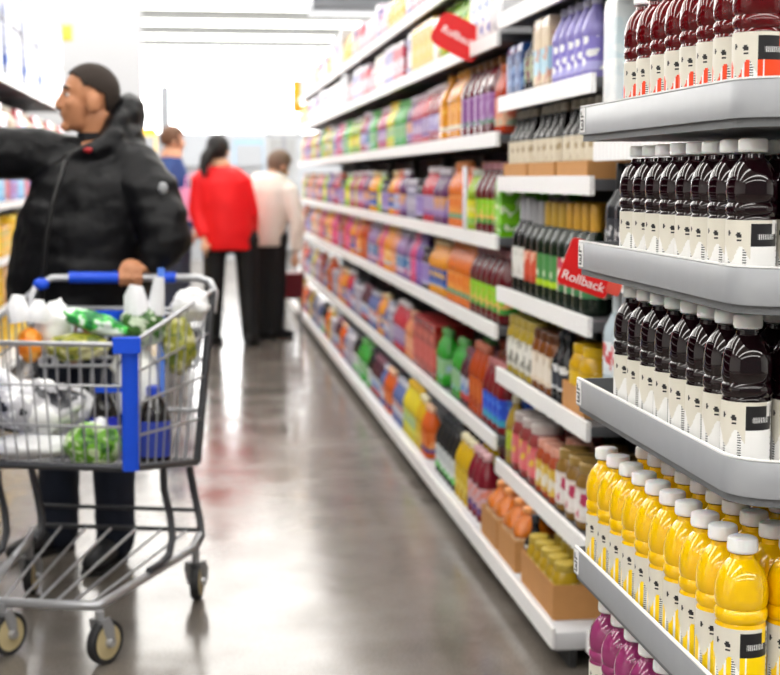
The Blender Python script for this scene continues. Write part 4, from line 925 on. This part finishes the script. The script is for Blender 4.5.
bag('packet', 32, 446, 4.16, .13, .075, .036, film2, 'flat white packet on the cart floor under the printed bag', 'packet', 1, .1)
bag('grocery_bag', 34, 408, 4.22, .135, .09, .082, printm, 'crumpled clear bag with dark print at the cart front', 'bag', 2, .22, [('tied_top', [(-.06, 0, .12), (-.09, -.01, .18), (-.12, 0, .2)], [.05, .025, .012], film)])
bag('lettuce_bag', 93, 446, 4.1, .078, .07, .066, leaf, 'bag of light green lettuce beside the blue bumper', 'bag', 3, .16, [('tied_top', [(.02, 0, .12), (.03, .0, .145)], [.03, .012], film)])
def bottle_in_cart(px, py, Y, h, r, b, c_, l_, label):
    c = U(px, py, Y); t = thing('drink_bottle', label, 'bottle', c)
    MB().sections([(0, r*.9, r*.9, 3), (.006, r, r, 3), (h*.6, r, r, 3), (h*.75, r*.8, r*.8, 2.4), (h*.88, r*.42, r*.42, 2), (h*.9, r*.4, r*.4, 2)]).build('body', b, t)
    MB().sections([(h*.1, r*1.02, r*1.02, 3), (h*.56, r*1.02, r*1.02, 3)], cap=False).build('wrap_label', l_, t); MB().lathe([(r*.45, h*.88), (r*.46, h*.98), (r*.38, h)], 16).build('cap', c_, t)
    return t
bk = mat('cola_dark', '#15110f', .1, coat=.6); bl_ = mat('cart_label_blue', '#3448b0', .4); bb = mat('cap_blue', '#2346c8', .4)
bottle_in_cart(155, 462, 4.42, .235, .048, bk, bb, bl_, 'dark bottle with blue label behind the blue bumper')
bottle_in_cart(105, 455, 4.36, .215, .042, bk, mat('cap_black', '#1a1a1c', .4), mat('cart_label_indigo', '#2a35c8', .4), 'black bottle with indigo label behind the lettuce')
c = U(139, 411, 4.52); t = thing('milk_jug', 'white jug standing behind the blue cart bumper', 'jug', c)
MB().sections([(0, .06, .06, 4), (.008, .068, .068, 4.5), (.12, .068, .068, 4.5), (.17, .045, .045, 2.6), (.2, .024, .024, 2)]).tube([(-.05, 0, .11), (-.078, 0, .14), (-.06, 0, .17), (-.03, 0, .175)], .011, 8).build('body', mat('milk_white', '#f2f2ee', .35), t)
MB().lathe([(.026, .198), (.027, .218), (.022, .22)], 16).build('cap', mat('cap_white', '#f0f0f0', .4), t)
bag('carrot_bag', 30, 345, 4.42, .04, .04, .05, carrot, 'bag of orange carrots with a white top', 'bag', 4, .14, [('tied_top', [(-.03, 0, .12), (-.035, 0, .16), (-.03, 0, .2)], [.03, .036, .018], film2), ('tied_top', [(.025, 0, .12), (.028, 0, .15), (.03, 0, .185)], [.028, .032, .014], film2)])
bag('plastic_bag', 54, 330, 4.5, .06, .05, .085, film2, 'knotted white plastic bag beside the carrots', 'bag', 5, .2)
bag('leafy_bag', 78, 347, 4.4, .09, .06, .04, leafy, 'bag of olive green vegetables under the green packet', 'bag', 6, .2)
bag('salad_packet', 92, 322, 4.42, .1, .05, .032, greenpack, 'bright green and white salad packet lying aslant', 'packet', 7, .14).rotation_euler = (0, .32, 0)
bag('greens_bag', 142, 327, 4.5, .075, .06, .062, leafd, 'clear bag of dark green leaves near the hand', 'bag', 8, .18, [('gathered_top', [(-.01, 0, .1), (-.02, 0, .16), (-.015, 0, .19)], [.045, .035, .022], film), ('gathered_top', [(.04, 0, .1), (.05, 0, .17), (.055, 0, .215)], [.03, .022, .016], film)])
bag('celery_bag', 178, 345, 4.5, .05, .045, .085, leafy, 'bag of yellow green vegetables by the cart side', 'bag', 9, .2)
bag('white_sack', 190, 305, 4.58, .06, .05, .055, film2, 'white plastic sack at the rear corner of the cart', 'bag', 10, .2)
bag('paper_parcel', 60, 415, 4.45, .12, .08, .09, film, 'pale grey film wrapped parcel behind the printed bag', 'parcel', 11, .12)
# ------------------------------------------------------------------ far end of the store
fw_ = mat('fixture_white', '#a6a9af', .5); fg = mat('fixture_grey', '#8f9298', .5); fb = mat('fixture_blue', '#8fb2d2', .5)
def far_box(name, label, cat, x0, y0, x1, y1, Y, depth, m, parts=()):
    a, b = at(x0, y1, Y=Y), at(x1, y0, Y=Y); z0 = max(0, a.z)
    t = thing(name, label, cat, ((a.x+b.x)/2, Y, 0)); w = (b.x-a.x)/2
    o = MB().sections([(z0, w, depth/2, 30), (b.z, w, depth/2, 30)], 32, M=Matrix.Translation((0, depth/2, 0))).build('case', m, t)
    return t, w, z0, b.z, o
t, w, z0, z1, o = far_box('checkout_counter', 'white counter at the far end behind the red coat', 'counter', 186, 168, 262, 300, 24, 1.2, fw_)
MB().box((-w-.03, -.03, z1), (w+.03, 1.23, z1+.05)).build('counter_top', fg, t, bevel=.01); MB().box((-w+.02, .02, 0), (w-.02, 1.15, z0+.02)).build('plinth', fg, t)
t, w, z0, z1, o = far_box('display_cooler', 'pale blue cooler at the far end above the counter', 'cooler', 236, 140, 264, 300, 27, .9, fb)
MB().box((-w*.9, -.02, z1-.55), (w*.9, -.001, z1-.08)).build('front_panel', fw_, t); MB().box((-w, -.03, .0), (w, -.001, .25)).build('plinth', fg, t)
t, w, z0, z1, o = far_box('shelf_end', 'grey end of another shelving row past the juice', 'shelving', 270, 138, 297, 300, 20, .9, mat('end_grey', '#a3a5a8', .6))
for k in range(3): MB().box((-w*.9, -.25, .35+.45*k), (w*.9, -.001, .39+.45*k)).build('shelf', fw_, t, smooth=False)
a, b = at(266, 136, Y=19.6), at(301, 114, Y=19.6)
t = thing('framed_sign', 'blank white sign in a grey frame over the far shelf end', 'sign', ((a.x+b.x)/2, 19.6, a.z)); w, h = (b.x-a.x)/2, b.z-a.z
MB().box((-w, -.01, 0), (w, .01, h)).build('sign_panel', mat('sign_board', '#fbfbfb', .5), t, smooth=False)
fr_ = MB()
for p, q in (((-w, -.02, 0), (w, .02, .03)), ((-w, -.02, h-.03), (w, .02, h)), ((-w, -.02, 0), (-w+.03, .02, h)), ((w-.03, -.02, 0), (w, .02, h))): fr_.box(p, q)
fr_.build('sign_frame', fg, t, smooth=False); MB().box((-.03, -.02, -a.z), (.03, .02, 0)).build('post', fg, t, smooth=False)
a, b = at(292.5, 113, Y=14.9), at(301.5, 82, Y=14.9)
t = thing('hanging_banner', 'narrow orange yellow banner at the end of the juice shelves', 'banner', ((a.x+b.x)/2, 14.9, a.z)); w, h = (b.x-a.x)/2, b.z-a.z
MB().box((-w, -.006, 0), (w, .006, h)).build('cloth', mat('banner_orange', '#f4a40c', .6), t, smooth=False); MB().tube([(-w-.02, 0, h+.01), (w+.02, 0, h+.01)], .012, 8).build('rod', fg, t); MB().tube([(0, 0, h), (0, 0, CZ-a.z)], .004, 6).build('cord', fg, t)
a, b = at(141, 152, Y=19), at(156, 128, Y=19)
t = thing('display_stand', 'yellow display stand behind the hood of the black jacket', 'display', ((a.x+b.x)/2, 19, 0)); w = (b.x-a.x)/2
MB().box((-w, 0, .1), (w, .35, b.z)).build('body', mat('stand_yellow', '#f0c03a', .6), t, bevel=.02); MB().box((-w-.03, -.03, 0), (w+.03, .38, .1)).build('base', fg, t, bevel=.01); MB().box((-w*.8, -.01, .9), (w*.8, -.001, b.z-.1)).build('header', fw_, t)
a = at(67, 33, Y=17)
t = thing('hanging_sign', 'small orange sign hanging above the white bulk packs', 'sign', (a.x, 17, a.z)); MB().box((-.06, -.01, -.09), (.06, .01, .09)).build('sign_panel', mat('sign_orange', '#f2b040', .6), t, bevel=.004); MB().tube([(0, 0, .09), (0, 0, CZ-a.z)], .004, 6).build('cord', fg, t)
a = at(293, 312, Y=12.9)
t = thing('shopping_basket', 'dark red shopping basket stand beside the bending person', 'basket', (at(294, 330, Z=0).x-.02, 12.6, 0))
for x in (-.07, .07):
    for y in (-.09, .09): MB().tube([(x, y, 0), (x, y, .3)], .008, 8).build('leg', fg, t)
MB().sections([(.3, .08, .11, 5), (.33, .09, .12, 5), (.52, .105, .14, 5)], 28).build('basket_body', mat('basket_red', '#7a1e2a', .5), t); MB().tube([(-.1, 0, .51), (-.08, 0, .62), (.08, 0, .62), (.1, 0, .51)], .008, 8).build('handle', fg, t)

# ------------------------------------------------------------------ world and view
w = bpy.data.worlds.new('world'); S.world = w; w.use_nodes = True
w.node_tree.nodes['Background'].inputs[0].default_value = (1, .99, .97, 1); w.node_tree.nodes['Background'].inputs[1].default_value = .2  # even white fill light, added through the room's open end; no fixture there
S.view_settings.view_transform = 'Standard'; S.view_settings.look = 'None'; S.view_settings.gamma = 1; S.view_settings.exposure = .18
S.cycles.use_denoising = True
S.cycles.max_bounces = 8; S.cycles.caustics_reflective = False; S.cycles.caustics_refractive = False
